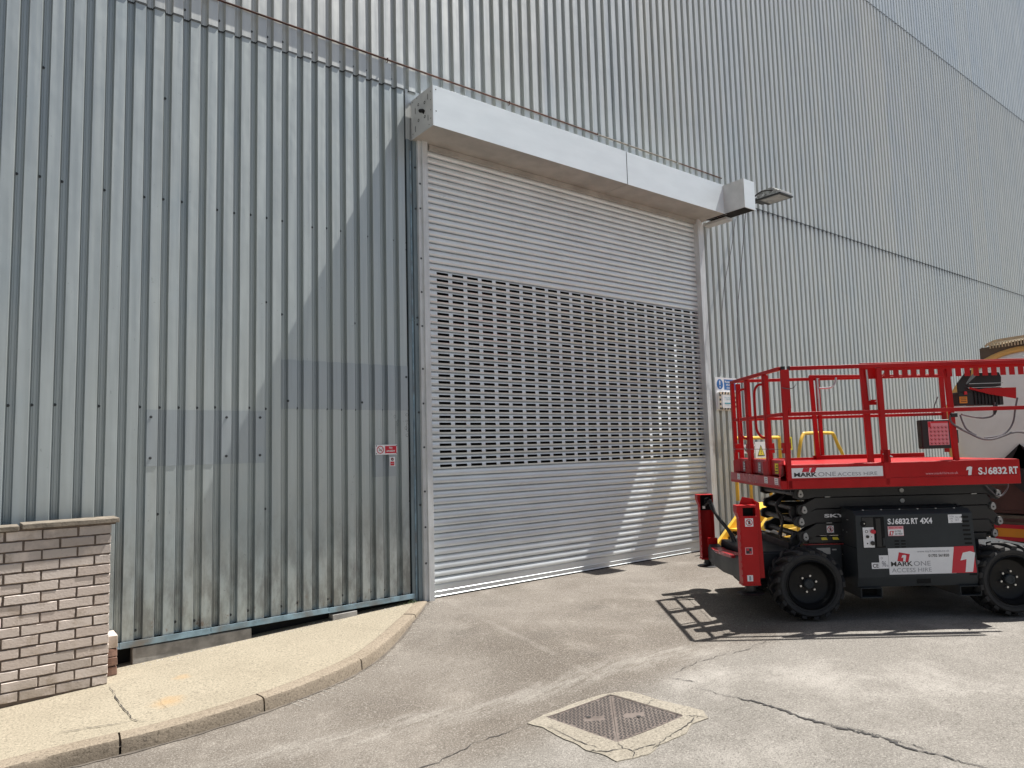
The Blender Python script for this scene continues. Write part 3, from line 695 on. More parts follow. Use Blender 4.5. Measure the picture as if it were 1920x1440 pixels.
b = B('coping'); b.box(-1.7, -.617, -.03, .23, cz+.002, cz+.036, jit=.004); b.box(-2.9, -1.71, -.03, .23, cz+.002, cz+.036, jit=.004); b.build('coping_stone', bw, bevel=.004)
b = B('mortar'); b.box(-.7, .03, .0, .2, cz-.004, cz+.012); b.build('mortar', bw)
for i, (dz, m_, lab) in enumerate(((0, 'brickr', 'lowest broken red brown brick'), (.075, 'brickr', 'broken pinkish brick second from the pavement'), (.148, 'brickr', 'broken red brick third from the pavement'), (.222, 'brick', 'chipped pale brick topmost'), (.288, 'brick', ''))):
    if i == 4: continue
    h = .066 if i < 3 else .10
    o = B(m_).box(-.045, .045, -.10, .10, 0, h, jit=.006).build('broken_brick', bevel=.004)
    o.location = (-3.285+random.uniform(-.004, .006), -.12, -.118+dz)
    tag(o, lab+' in the stub behind the brick wall', 'brick', 'stub of broken bricks behind the brick wall')

# ---------------------------------------------------------------- signs on the wall
def board(name, label, cat, x0, x1, z0, z1, y, mat='white', frame=None):
    t = thing(name, label, cat, (x0, y, z0)); return t, x1-x0, z1-z0
EX, EZ = (1, 0, 0), (0, 0, 1)
t, W_, H_ = board('no_smoking_sign', 'white and red No smoking sign on the cladding left of the shutter', 'sign', -.752, -.483, 1.629, 1.738, -.012)
b = B('white'); b.box(0, W_, 0, .004, 0, H_); b.m('red_v'); b.box(.118, W_-.010, -.0012, -.0002, .014, H_-.014); b.disc((.06, -.0012, H_/2), .043, 28, 'y', .035)
b.m('blk_v'); b.bar((.042, -.0014, H_/2-.004), (.080, -.0014, H_/2-.004), .0008, .007, (0, 0, 1)); b.tube([(.080, -.0016, H_/2+.002), (.086, -.0016, H_/2+.012), (.080, -.0016, H_/2+.022)], .0015, 5)
b.m('red_v'); b.add([(.034, -.0022, H_/2+.030), (.030, -.0022, H_/2+.026), (.086, -.0022, H_/2-.030), (.090, -.0022, H_/2-.026)], [(0, 1, 2, 3)])
b.m('white'); b.text('No\nsmoking', (.135, -.0024, .022), EX, EZ, .105, .066, .02, align='C'); b.build('sign_face', t, smooth=0)
b = B('blk_v')
for x, z in ((.012, .012), (.012, H_-.012), (W_-.008, .012), (W_-.008, H_-.012)): b.disc((x, -.0026, z), .006, 8)
b.build('fixing', t, smooth=0)
t, W_, H_ = board('small_warning_sign', 'small white and red notice below the No smoking sign', 'sign', -.580, -.512, 1.500, 1.602, -.012)
b = B('white'); b.box(0, W_, 0, .004, 0, H_); b.m('red_v'); b.box(.010, W_-.010, -.0012, -.0002, .008, .050); b.m('blk_v'); b.disc((.034, -.0012, .077), .017, 16); b.m('white'); b.disc((.034, -.0018, .077), .007, 6)
b.m('red_v'); b.add([(.018, -.0022, .091), (.021, -.0022, .094), (.051, -.0022, .063), (.048, -.0022, .060)], [(0, 1, 2, 3)]); b.m('white'); b.text('NO ENTRY', (.016, -.0022, .024), EX, EZ, .036, .010, .01); b.build('sign_face', t, smooth=0)
t, W_, H_ = board('mandatory_sign_board', 'white board with blue exclamation mark sign right of the shutter', 'sign', 5.388, 5.98, 2.19, 2.735, -.03)
b = B('white'); b.box(0, W_, 0, .012, 0, H_); b.build('backing_board', t, smooth=0)
b = B('blue_v'); b.disc((.118, -.0012, .43), .085, 28); b.box(.235, W_-.04, -.0012, -.0002, .345, .515); b.m('white')
b.add([(.103, -.002, .49), (.108, -.002, .415), (.128, -.002, .415), (.133, -.002, .49)], [(0, 1, 2, 3)]); b.disc((.118, -.002, .385), .016, 12)
b.text('Keep this\nshutter\nclosed', (.26, -.002, .362), EX, EZ, .24, .135, .02, align='C'); b.build('sign_face', t, smooth=0)
t, W_, H_ = board('taped_notice_box', 'small notice edged in black and cream hazard tape below the blue sign', 'notice', 5.41, 5.875, 2.20, 2.49, -.075)
b = B('cream'); b.box(.0, W_, 0, .043, 0, H_); b.build('box_body', t, bevel=.01)
b = B('white'); b.box(.075, .385, -.006, -.001, .028, .235); b.m('teal_v'); b.text('This shutter\nmust be', (.13, -.0075, .165), EX, EZ, .20, .045, .005, align='C'); b.box(.13, .34, -.0075, -.0065, .095, .115); b.m('gry_v'); b.text('kept closed at all times', (.12, -.0075, .052), EX, EZ, .22, .018, 0); b.build('paper_notice', t, smooth=0)
b = MB()
per = [(0, 0), (W_, 0), (W_, H_), (0, H_)]; Ls = []
for i in range(4):
    a, e = Vector(per[i]), Vector(per[(i+1) % 4]); n_ = 12 if i % 2 == 0 else 8; c_ = Vector((W_/2, H_/2))
    for k in range(n_):
        b.m('blk_v' if k % 2 else 'tape'); d = (e-a)/n_; inw = Vector((-d.y, d.x)).normalized()*.042
        p, q = a+d*k, a+d*(k+1); sh = d*.5
        b.add([(p.x, -.0035, p.y), (q.x, -.0035, q.y), ((q+inw+sh).x, -.0035-.0003*i, (q+inw).y), ((p+inw+sh).x, -.0035-.0003*i, (p+inw).y)], [(0, 1, 2, 3)])
b.build('hazard_tape', t, smooth=0)
t, W_, H_ = board('hydrant_sign', 'yellow fire hydrant sign with a black letter H on the wall', 'sign', 7.36, 7.60, 1.50, 1.735, -.02)
b = B('yel_v'); b.box(0, W_, 0, .004, 0, H_); b.m('blk_v'); b.box(.04, .062, -.0012, -.0002, .03, H_-.03); b.box(W_-.062, W_-.04, -.0012, -.0002, .03, H_-.03); b.box(.062, W_-.062, -.0012, -.0002, .105, .127); b.text('5', (.105, -.0014, .04), EX, EZ, .03, .045, .01); b.text('6', (.105, -.0014, .145), EX, EZ, .03, .045, .01); b.build('sign_face', t, smooth=0)
t, W_, H_ = board('water_sign', 'pale board lettered WATER behind the yellow gate', 'sign', 6.05, 6.72, 1.47, 1.62, -.02)
b = B('white'); b.box(0, W_, 0, .004, 0, H_); b.m('blk_v'); b.text('NO WATER', (.03, -.0014, .03), EX, EZ, W_-.06, .09, .02); b.build('sign_face', t, smooth=0)
t, W_, H_ = board('blue_wall_sign', 'blue sign with white capital letters low on the wall behind the lift', 'sign', 6.62, 7.35, .79, .905, -.02)
b = B('blue_v'); b.box(0, W_, 0, .004, 0, H_); b.m('white'); b.text('TOILET & MAIN', (.03, -.0014, .025), EX, EZ, W_-.06, .065, .02); b.build('sign_face', t, smooth=0)

# ---------------------------------------------------------------- yellow gate, hoop and skid behind the lift
yg = thing('yellow_gate', 'yellow tubular gate with a yellow and white caution sign behind the lift', 'gate', (5.30, -.38, 0))
def gx_(x): return x-5.30
fr = B('yellow'); fr.tube(smooth_path([(.02, 0, .75), (.02, 0, 1.65), (.05, 0, 1.715), (.12, 0, 1.725), (1.20, 0, 1.725), (1.27, 0, 1.71), (1.29, 0, 1.65), (1.29, 0, .55)], 4), .028, 8); fr.build('frame', yg)
for x in (.42, .98): B('yellow').tube([(x, .02, 1.70), (x, .02, 0.0)], .026, 8).build('post', yg)
b = B('white'); b.box(.52, .83, -.036, -.030, 1.08, 1.66); b.m('yel_v'); b.box(.53, .82, -.0375, -.0365, 1.30, 1.40)
def tri(b_, cx, cz, s, y): b_.add([(cx-s, y, cz-s*.85), (cx+s, y, cz-s*.85), (cx, y, cz+s*.9)], [(0, 1, 2)])
b.m('blk_v'); tri(b, .675, 1.52, .105, -.0375); b.m('yel_v'); tri(b, .675, 1.515, .082, -.0383); b.m('blk_v'); b.box(.668, .682, -.0395, -.0390, 1.49, 1.56); b.disc((.675, -.0392, 1.472), .009, 8)
b.text('Caution', (.59, -.0385, 1.35), EX, EZ, .17, .035, .02); b.m('blue_v'); b.disc((.675, -.0375, 1.19), .07, 20); b.m('white'); b.disc((.675, -.0383, 1.20), .022, 8); b.add([(.64, -.0384, 1.15), (.71, -.0384, 1.15), (.70, -.0384, 1.185), (.65, -.0384, 1.185)], [(0, 1, 2, 3)])
b.build('caution_sign', yg, smooth=0, label='white sign with yellow caution triangle and blue disc')
yh = thing('yellow_hoop_rail', 'yellow tubular hoop rail with splayed legs seen through the red guardrails', 'handrail', (7.0, -.45, 0))
b = B('yellow'); b.tube(smooth_path([(-.12, 0, 0.0), (-.04, 0, 1.0), (.10, 0, 1.55), (.22, 0, 1.75), (.36, 0, 1.785), (1.14, 0, 1.785), (1.27, 0, 1.75), (1.38, 0, 1.60), (1.62, 0, 1.2), (1.75, 0, .0)], 5), .03, 8); b.build('hoop', yh)
B('yellow').box(.60, .74, -.02, .02, 0, 1.76).build('upright_plate', yh)
ys = thing('yellow_work_platform', 'yellow steel wheeled platform with sloping step stringer between the lift and the wall', 'platform', (4.3, -.95, 0))
b = B('yellow'); b.prism([(.80, .48), (1.55, .48), (1.85, .56), (1.70, .71), (1.0, .73), (.80, .66)], 'y', -.12, .35); b.build('deck_box', ys, bevel=.006)
b = B('yellow'); b.bar((.05, -.15, .10), (.82, -.15, .62), .05, .10); b.build('stringer', ys); B('yellow').bar((.05, .35, .10), (.82, .35, .62), .05, .10).build('stringer', ys)
for z, x in ((.22, .2), (.36, .42)): B('yellow').box(x, x+.28, -.15, .35, z, z+.03).build('step', ys)
b = B('yellow'); b.box(.35, 2.2, -.17, -.11, .36, .42); b.box(.35, 2.2, -.17, -.11, .20, .25); b.box(.35, 2.2, .30, .36, .20, .25); b.build('side_rail', ys, bevel=.003)
for x in (.55, 1.9):
    for y in (-.26, .42):
        o = B('rubber').rev([(.10, -.05), (.17, -.06), (.2, -.045), (.205, 0), (.2, .045), (.17, .06), (.10, .05)], (x, y, .205), 24, 'y', True).build('wheel', ys)
        B('cream').rev([(.0001, -.03), (.09, -.035), (.1, -.05), (.1, .05), (.0001, .03)], (x, y, .205), 20, 'y').build('rim', o)

# ---------------------------------------------------------------- road tanker
tk = thing('road_tanker', 'cream road tanker seen from its rear behind the red scissor lift', 'tanker', (6.8, -3.95, 0))
b = B('cream'); b.rev([(.0001, -.16), (.45, -.14), (.8, -.09), (1.0, -.03), (1.06, .03), (1.07, .3), (1.07, 6.5), (.9, 6.65), (.0001, 6.7)], (0, 0, 1.74), 64, 'x'); b.build('tank', tk)
b = B('rimc'); b.rev([(1.025, .0), (1.03, -.035), (1.06, -.05), (1.095, -.035), (1.105, .0), (1.105, .06), (1.07, .08)], (0, 0, 1.74), 64, 'x', True); b.build('rim_band', tk)
b = B('brown'); b.prism([(.56, 2.86), (.56, 2.64), (.15, 2.83), (-.15, 2.85), (-.56, 2.64), (-.56, 2.93), (.0, 2.92)], 'x', -.02, .05); b.box(.05, 6, .54, .56, 2.62, 2.88); b.build('walkway_side', tk)
b = B('beige'); P = smooth_path([(0, .47, 2.86), (0, .40, 2.90), (0, .25, 2.925), (0, -.5, 2.95)], 6)
b.add([(p.x+dx, p.y, p.z+dz) for p in P for dx, dz in ((-.08, .0), (-.08, .035), (.5, .035))], [(i*3+j, (i+1)*3+j, (i+1)*3+j+1, i*3+j+1) for i in range(len(P)-1) for j in range(2)])
for k in range(24): b.box(-.085, -.075, .40-k*.036, .40-k*.036+.016, 2.84+.0010*k, 2.905+.0010*k)
b.build('walkway_grating', tk, smooth=0)
b = B('maroon'); b.box(-.12, .5, -1.15, .95, .62, 1.04); b.box(-.13, -.12, -1.14, .94, .66, .68); b.build('rear_locker', tk, bevel=.01)
b = B('black'); b.box(.1, 6, -.5, .5, .45, .75); b.build('chassis_rail', tk)
b = B('brown'); b.box(-.2, -.1, -1.2, .52, .20, .60); b.m('maroon'); b.box(-.21, -.2, -1.2, .50, .52, .565); b.build('bumper', tk, bevel=.005)
b = B('red_v'); b.box(-.225, -.212, -1.1, .50, .275, .485); b.m('ora_v'); b.box(-.228, -.226, -1.085, .485, .325, .435); b.build('marker_board', tk, smooth=0, label='red bordered yellow reflective marker board')
b = B('blk_v'); b.add([(-.19, .30, 1.22), (-.19, -.02, 1.22-.0), (-.19, .14, 1.54)], [(0, 1, 2)]); b.add([(-.19, .46, 1.22), (-.19, .14, 1.54), (-.19, -.18, 1.22), (-.19, .14, .90)], [(0, 1, 2, 3)]); b.build('hazard_diamond', tk, smooth=0)
for x in (1.4, 2.7, 5.2):
    for y in (-.95, .85):
        o = B('rubber').rev([(.28, -.13), (.45, -.15), (.50, -.12), (.51, 0), (.50, .12), (.45, .15), (.28, .13)], (x, y, .505), 36, 'y', True).build('wheel', tk)
        B('cream').rev([(.0001, -.05), (.2, -.05), (.28, -.12), (.28, .12), (.0001, .05)], (x, y, .505), 24, 'y').build('rim', o)

# ---------------------------------------------------------------- scissor lift
av = Vector((.772, -.636, 0)); LO = Vector((1.901, -3.408, -.02))
lf = thing('scissor_lift', 'red and slate grey rough terrain scissor lift with lowered platform and black tyres', 'scissor lift', LO, math.atan2(av.y, av.x))
# wheels -------------------------------------------------
def make_wheel(cx, v0, side):
    c = Vector((cx, v0, .335)); r = .322; wd = .30; s = side
    b = B('rubber')
    pr = [(.222, .045), (.226, .018), (.25, .004), (.278, .0), (.290, .012), (.297, .035), (.299, .15), (.297, .265), (.290, .288), (.278, .3), (.25, .296), (.226, .282), (.222, .255)]
    b.rev([(q, s*h) for q, h in pr], c, 56, 'y', True)
    NL = 17
    for i in range(NL):
        for half in (0, 1):
            a0 = 2*math.pi*(i+.5*half)/NL
            # lug runs from shoulder to just over the centre, swept
            seq = []
            for t in (0, .35, .7, 1):
                h = (.005+.165*t) if half == 0 else (.295-.165*t); ang = a0+(.30*t**1.2)
                ri, ro = (.288, .314) if t == 0 else (.296, .333)
                wa = .078 if t == 0 else .070-.015*t
                seq.append([(rad, ang+dw, h) for dw in (-wa, wa) for rad in (ri, ro)])
            vs = [c+Vector((rad*math.cos(an), s*h, rad*math.sin(an))) for q in seq for rad, an, h in q]
            fs = []
            for k in range(3):
                A = k*4; fs += [(A, A+4, A+5, A+1), (A+1, A+5, A+7, A+3), (A+3, A+7, A+6, A+2), (A+2, A+6, A+4, A)]
            fs += [(0, 1, 3, 2), (12, 14, 15, 13)]; b.add(vs, fs)
    # sidewall rings
    b.rev([(.240, s*.012), (.244, s*.001), (.248, s*.008)], c, 48, 'y')
    o = b.build('wheel', lf, smooth=40)
    b = B('rim'); b.rev([(q, s*h) for q, h in ((.223, .05), (.227, .012), (.219, .006), (.214, .02), (.204, .05), (.192, .060), (.188, .085), (.17, .098), (.06, .098), (.0001, .098))], c, 48, 'y')
    b.build('rim', o, smooth=50)
    b = B('grey'); b.rev([(.046, s*.098), (.046, s*.062), (.038, s*.055), (.026, s*.055), (.024, s*.06), (.0001, s*.06)], c, 24, 'y'); b.build('hub', o)
    for k in range(6):
        a = R(60*k+15); p = c+Vector((.075*math.cos(a), 0, .075*math.sin(a))); B('steel').tube([p+Vector((0, s*.098, 0)), p+Vector((0, s*.075, 0))], .010, 6).build('lug_nut', o)
for cx in (.055, 1.915):
    make_wheel(cx, 0, 1); make_wheel(cx, 1.72, -1)
# chassis ------------------------------------------------
b = B('grey'); b.box(-.40, 2.35, .36, 1.36, .33, .60); b.box(-.40, .45, .34, 1.38, .42, .585); b.build('chassis', lf, bevel=.006)
b = B('greyd'); b.box(-.05, .16, .3, 1.42, .26, .40); b.box(1.81, 2.02, .3, 1.42, .26, .40); b.tube([(.055, .1, .335), (.055, 1.62, .335)], .06, 12); b.tube([(1.915, .1, .335), (1.915, 1.62, .335)], .06, 12); b.build('axle', lf, bevel=.01)
b = B('grey'); b.box(.15, .48, .305, .34, .43, .66); b.build('fender_panel', lf, bevel=.004)
b = B('pin'); b.box(.24, .37, .300, .3045, .57, .63); b.box(.39, .43, .300, .3045, .605, .618); b.m('redw'); b.box(.12, .50, .29, .34, .662, .668); b.build('data_plate', lf, smooth=0)
# front outrigger beam (its face towards -u)
b = B('grey'); b.prism([(.12, .30), (.5, .34), (.9, .315), (1.40, .33), (1.52, .35), (1.52, .52), (1.44, .535), (1.30, .50), (.9, .515), (.5, .56), (.12, .56)], 'x', -.52, -.40); b.box(-.40, -.3, .3, 1.4, .36, .56); b.build('outrigger_beam', lf, bevel=.01)
b = B('redw'); b.prism([(.42, .565), (.55, .562), (1.10, .525), (1.22, .53), (1.0, .500), (.42, .535)], 'x', -.56, -.42); b.build('beam_guard', lf, bevel=.003)
b = B('steel'); b.tube([(-.33, .335, .50), (-.33, .355, .50)], .018, 12); b.build('bolt', lf)
def outrigger(v, s, hose):
    # v = outer face, s = direction inwards
    z0, z1 = .36, 1.085; u0, u1 = -.578, -.415
    b = B('red')
    f = v; k = v+s*.115
    lo, hi = min(f, k), max(f, k)
    b.prism([(lo, z0), (hi, z0), (hi, z1-.14), (hi, z1), (lo, z1), (lo, z1-.14)], 'x', u0+.004, u0+.012)   # outer end skin
    b.box(u0+.012, u1, f if s > 0 else f-.008, f+.008 if s > 0 else f, z0, .985)              # front skin up to the window
    b.box(u0+.012, u1, f if s > 0 else f-.008, f+.008 if s > 0 else f, 1.062, z1)
    b.box(u0+.012, u0+.035, f if s > 0 else f-.008, f+.008 if s > 0 else f, .985, 1.062)
    b.box(u1-.008, u1, lo+.008, hi, z0, z1); b.box(u0+.012, u1-.008, lo+.008, hi-.004, z1-.008, z1); b.box(u0+.012, u1-.008, hi-.012, hi-.004, z0, z1-.008)
    b.box(u0-.004, u1+.003, lo-.003, hi+.003, z0-.016, z0)
    b.add([(u0+.004, lo, z1-.13), (u0+.004, hi, z1-.13), (u0-.022, hi, z1-.06), (u0-.022, lo, z1-.06), (u0-.022, hi, z1), (u0-.022, lo, z1), (u0+.004, hi, z1), (u0+.004, lo, z1)], [(0, 1, 2, 3), (3, 2, 4, 5), (5, 4, 6, 7), (1, 6, 4, 2), (0, 3, 5, 7), (0, 7, 6, 1)])
    b.m('hole'); b.box(u0+.012, u1-.008, lo+.08, lo+.084, .9, z1-.01)
    b.m('red_v')
    for i in range(9): b.box(u0-.003, u0+.004, lo+.01, lo+.028, z0+.06+i*.065, z0+.085+i*.065)
    o = b.build('outrigger', lf, smooth=0, bevel=.002)
    uc, vc = (u0+u1)/2, (lo+hi)/2
    b = B('black'); b.tube([(uc, vc, .35), (uc, vc, .30)], .045, 16); b.tube([(uc, vc, .302), (uc, vc, .296)], .055, 16); b.tube([(uc, vc, .300), (uc, vc, .275)], .03, 12); b.rev([(.0001, .0), (.12, .0), (.125, .008), (.11, .014), (.04, .02), (.0001, .022)], (uc, vc, .262), 32, 'z'); b.build('foot_pad', o)
    return o
o = outrigger(0.0, 1, 0)
b = B('red'); b.prism([(-.51, .60), (-.39, .585), (-.345, .62), (-.36, 1.09), (-.40, 1.135), (-.50, 1.155), (-.53, 1.09)], 'y', .135, .15); b.prism([(-.40, .40), (-.352, .40), (-.365, 1.1), (-.40, 1.12)], 'y', .06, .15); b.build('guard_plate', o, bevel=.002)
def hand_decal(b, u, v, z, s):
    b.m('white'); b.box(u-s, u+s, v-.0012, v-.0002, z-s, z+s); b.m('red_v'); b.disc((u, v-.002, z), s*.85, 20, 'y', s*.68)
    b.m('blk_v'); b.box(u-s*.22, u+s*.3, v-.0026, v-.0022, z-s*.45, z+s*.1)
    for i in range(4): b.box(u-s*.22+i*s*.135, u-s*.12+i*s*.135, v-.0026, v-.0022, z+s*.1, z+s*(.40+.08*(i % 3)))
    b.m('red_v'); b.add([(u-s*.60, v-.0032, z+s*.5), (u-s*.5, v-.0032, z+s*.60), (u+s*.60, v-.0032, z-s*.5), (u+s*.5, v-.0032, z-s*.60)], [(0, 1, 2, 3)])
b = MB(); hand_decal(b, -.49, 0, .925, .038); b.m('pink_v'); b.box(-.54, -.472, -.0012, -.0002, .63, .695); b.m('blk_v'); b.box(-.533, -.48, -.002, -.0015, .637, .688); b.m('red_v'); b.box(-.528, -.505, -.0028, -.0022, .665, .684); b.box(-.50, -.485, -.0028, -.0022, .64, .66); b.m('white'); b.box(-.535, -.482, -.0012, -.0002, .385, .44); b.m('gry_v'); b.box(-.518, -.500, -.002, -.0015, .392, .432)
b.build('warning_decals', o, smooth=0)
o2 = outrigger(1.68, -1, 1)
b = B('red'); b.box(-.52, -.415, 1.47, 1.508, .50, .60); b.build('guard_plate', o2)
# the far leg's top cavity faces the near side
b = B('hole'); b.prism([(-.575, .95), (-.545, .95), (-.53, 1.04), (-.49, 1.06), (-.45, 1.02), (-.44, .95), (-.47, .93), (-.5, .98), (-.54, .93)], 'y', 1.500, 1.509); b.m('steel'); b.box(-.56, -.53, 1.495, 1.502, .93, .96); b.build('cavity', o2, smooth=0)
b = B('black')
b.tube(smooth_path([(-.50, 1.49, 1.0), (-.485, 1.44, 1.03), (-.47, 1.40, .98), (-.45, 1.34, .88), (-.38, 1.22, .76), (-.31, 1.14, .62), (-.31, 1.10, .50)], 6), .013, 8); b.tube(smooth_path([(-.53, 1.49, .97), (-.50, 1.43, 1.0), (-.48, 1.40, .94), (-.43, 1.3, .82), (-.36, 1.2, .70), (-.32, 1.12, .55)], 6), .012, 8)
b.build('hydraulic_hose', o2)
# engine cover module ------------------------------------
cv0 = .02
b = B('grey')
def fr3(pts): return [Vector(p) for p in pts]
F = [(.498, .30), (1.600, .292), (1.612, .38), (1.592, .955), (1.575, .965)]  # unused guide
u0b, u1b = .497, 1.603
# outer shell: lower bevel, front face, upper chamfer, top
L = lambda z: .497+(z-.3)*.018
Rr = lambda z: 1.605-(z-.3)*.026
prf = [(.050, .298), (.020, .390), (.020, .962), (.075, 1.000), (.42, 1.030)]
vs = [(L(z), v, z) for v, z in prf]+[(Rr(z), v, z) for v, z in prf]; n = len(prf)
b.add(vs, [(i, i+n, i+1+n, i+1) for i in range(n-1)])
b.add([(L(z), v, z) for v, z in prf]+[(.503, .42, .298)], [(0, 1, 2, 3, 4, 5)])
b.add([(Rr(z), v, z) for v, z in prf]+[(1.60, .42, .298)], [(5, 4, 3, 2, 1, 0)])
b.add([(.497, .05, .298), (1.605, .05, .298), (1.60, .42, .298), (.503, .42, .298)], [(3, 2, 1, 0)])
cvr = b.build('engine_cover', lf, smooth=0, bevel=.006)
b = B('grey'); b.box(.508, .511, .03, .42, .66, .664); b.box(.58, 1.57, .068, .074, 1.001, 1.006)
b.m('pin')
for k in range(6): b.box(.60+k*.17, .612+k*.17, .066, .080, 1.002, 1.010)
for v, z in ((.30, .93), (.18, .91), (.16, .91), (.28, .80), (.20, .79), (.33, .56)): b.tube([(.50, v, z), (.496, v, z)], .005, 6)
b.m('hole'); b.box(.4985, .500, .03, .42, .660, .664)
b.build('cover_trim', cvr, smooth=0)
# right-hand dark rear guard
b = B('grey'); b.prism([(.30, .30), (.38, .30), (.38, 1.02), (.30, 1.02)], 'x', 1.62, 1.64)
b.prism([(1.60, 1.01), (1.80, 1.01), (1.80, .92), (1.835, .87), (1.85, .62), (1.72, .40), (1.66, .36), (1.60, .36)], 'y', .38, .40); b.build('rear_guard', lf)
b = B('pin'); b.tube([(1.62, .06, .50), (1.70, .10, .47)], .022, 12); b.build('filler_pipe', lf)
b = B('grey')
for u in (.515, 1.425):
    for (a, e, c, d) in ((u, u+.195, .203, .210), (u, u+.195, .288, .295), (u, u+.007, .210, .288), (u+.188, u+.195, .210, .288)): b.box(a, e, .02, 1.6, c, d)
    b.m('hole'); b.box(u+.007, u+.188, .12, .125, .210, .288); b.m('grey')
b.build('fork_pocket', lf, smooth=0, bevel=.001)
# cover details
VF = .0195
b = B('hole')
for k in range(14):
    z = .925-k*.0405; u = 1.478+k*.0028
    P = [(u+.01*math.cos(a)*0+(.012 if math.cos(a) < 0 else .066)+.009*math.cos(a), z+.0095*math.sin(a)) for a in [math.pi*2*i/12+.01 for i in range(12)]]
    b.add([(p, VF-.0012, q) for p, q in P], [tuple(range(12))])
for k in range(4):
    for j in (0, 1): b.box(.855+j*.06, .895+j*.06, VF-.0015, VF-.0003, .712-k*.028, .724-k*.028)
b.box(1.045, 1.165, .0275, .034, .325, .368)
b.build('vent', cvr, smooth=0)
b = B('hole'); b.box(.560, .770, VF-.001, VF+.0, .660, .945); b.m('greyd'); b.box(.565, .668, VF-.003, VF-.0012, .852, .94); b.m('white'); b.box(.567, .668, VF-.004, VF-.0012, .665, .850)
b.m('hole'); b.disc((.575, VF-.0045, .885), .028, 16); b.m('steel'); b.disc((.585, VF-.005, .885), .006, 8)
b.m('red_v'); b.tube([(.655, VF-.002, .812), (.655, VF-.03, .812)], .020, 14)
b.m('blk_v'); b.disc((.600, VF-.0045, .812), .014, 14, 'y', .009); b.tube([(.605, VF-.002, .765), (.605, VF-.014, .765)], .014, 12); b.tube([(.648, VF-.002, .705), (.648, VF-.016, .705)], .020, 12); b.disc((.602, VF-.0045, .702), .007, 8); b.disc((.645, VF-.0045, .762), .005, 8)
b.m('black'); b.box(.69, .735, VF-.006, VF-.002, .67, .93); b.m('grey'); b.box(.744, .765, VF-.01, VF-.001, .68, .75)
b.build('control_panel', cvr, smooth=0)
UX = (1, 0, 0)
def model_no(b, x, v, z, w, h, tail):
    k = w/(8.2+(3.9 if '4' in tail else 0)); b.text('S', (x, v, z), UX, EZ, k*.9, h, .03)
    j = x+k*1.0; t_ = k*.22
    J = [(j, z+h*.30), (j+k*.10, z+h*.06), (j+k*.36, z), (j+k*.62, z+h*.06), (j+k*.75, z+h*.28), (j+k*.75, z+h), (j+k*.75-t_, z+h), (j+k*.75-t_, z+h*.32), (j+k*.45, z+h*.17), (j+k*.28, z+h*.17), (j+t_, z+h*.34)]
    n_ = len(J); b.add([(p, v, q) for p, q in J], [(0, 1, 9, 10), (1, 2, 9), (2, 8, 9), (2, 3, 8), (3, 4, 7, 8), (4, 5, 6, 7)])
    b.text('6832', (x+k*2.02, v, z), UX, EZ, k*3.9, h, .035); b.text('RT', (x+k*6.35, v, z), UX, EZ, k*1.85, h, .035)
    if '4' in tail: b.text('4X4', (x+k*8.75, v, z), UX, EZ, k*3.3, h, .035)
b = B('white'); model_no(b, .803, VF-.0015, .872, .415, .054, '4X4'); b.build('model_lettering', cvr, smooth=0)
b = B('pink_v'); b.box(.800, .945, VF-.0012, VF-.0003, .765, .855); b.m('red_v'); b.text('MARKONE HIRE', (.812, VF-.0018, .834), UX, EZ, .12, .014, .02)
b.m('white'); b.box(.803, .942, VF-.0018, VF-.0013, .770, .825); b.m('red_v'); b.add([(.808, VF-.0024, .772), (.842, VF-.0024, .772), (.855, VF-.0024, .812), (.818, VF-.0024, .812)], [(0, 1, 2, 3)]); b.m('white'); b.text('1', (.825, VF-.003, .778), UX, EZ, .014, .028, .03)
b.m('blk_v'); b.text('01702\n561820', (.862, VF-.0024, .776), UX, EZ, .07, .04, .01); b.build('hire_decal', cvr, smooth=0)
b = B('white'); b.box(1.365, 1.492, VF-.0012, VF-.0003, .872, .950); b.m('gry_v'); b.text('TOTAL\nCARE', (1.375, VF-.0018, .905), UX, EZ, .045, .035, .01); b.disc((1.395, VF-.0018, .888), .009, 10, 'y', .006); b.text('CALL US\n24 / 7', (1.43, VF-.0018, .888), UX, EZ, .05, .045, .01); b.build('service_decal', cvr, smooth=0)
b = B('white'); b.box(.700, .785, VF-.0012, VF-.0003, .468, .590); b.m('gry_v'); b.text('96', (.722, VF-.0018, .485), UX, EZ, .04, .055, .02); b.text('dB', (.765, VF-.0018, .485), UX, EZ, .016, .018, .01); b.disc((.725, VF-.0018, .565), .010, 10, 'y', .007); b.m('white'); b.box(.628, .699, VF-.0012, VF-.0003, .468, .525); b.m('blk_v'); b.text('CE', (.637, VF-.0018, .478), UX, EZ, .054, .036, .02); b.build('noise_decal', cvr, smooth=0)
b = B('white'); b.box(.787, 1.40, VF-.0022, VF-.0003, .412, .652); b.m('red_v'); b.add([(1.357, VF-.003, .414), (1.60-.012, VF-.003, .414), (1.575, VF-.003, .658), (1.395, VF-.003, .656)], [(0, 1, 2, 3)])
def one(b, u, v, z, h, mt='white'):
    b.m(mt); s = h; b.add([(u+.20*s, v, z), (u+.56*s, v, z), (u+.74*s, v, z+s*.92), (u+.50*s, v, z+s), (u+.14*s, v, z+.93*s), (u, v, z+.56*s), (u+.30*s, v, z+.62*s)], [(0, 1, 2, 3, 4, 5, 6)])
one(b, 1.445, VF-.0038, .420, .19)
b.m('red_v'); b.add([(.865, VF-.003, .535), (.965, VF-.003, .520), (.985, VF-.003, .595), (.885, VF-.003, .615)], [(0, 1, 2, 3)]); one(b, .905, VF-.0036, .528, .062)
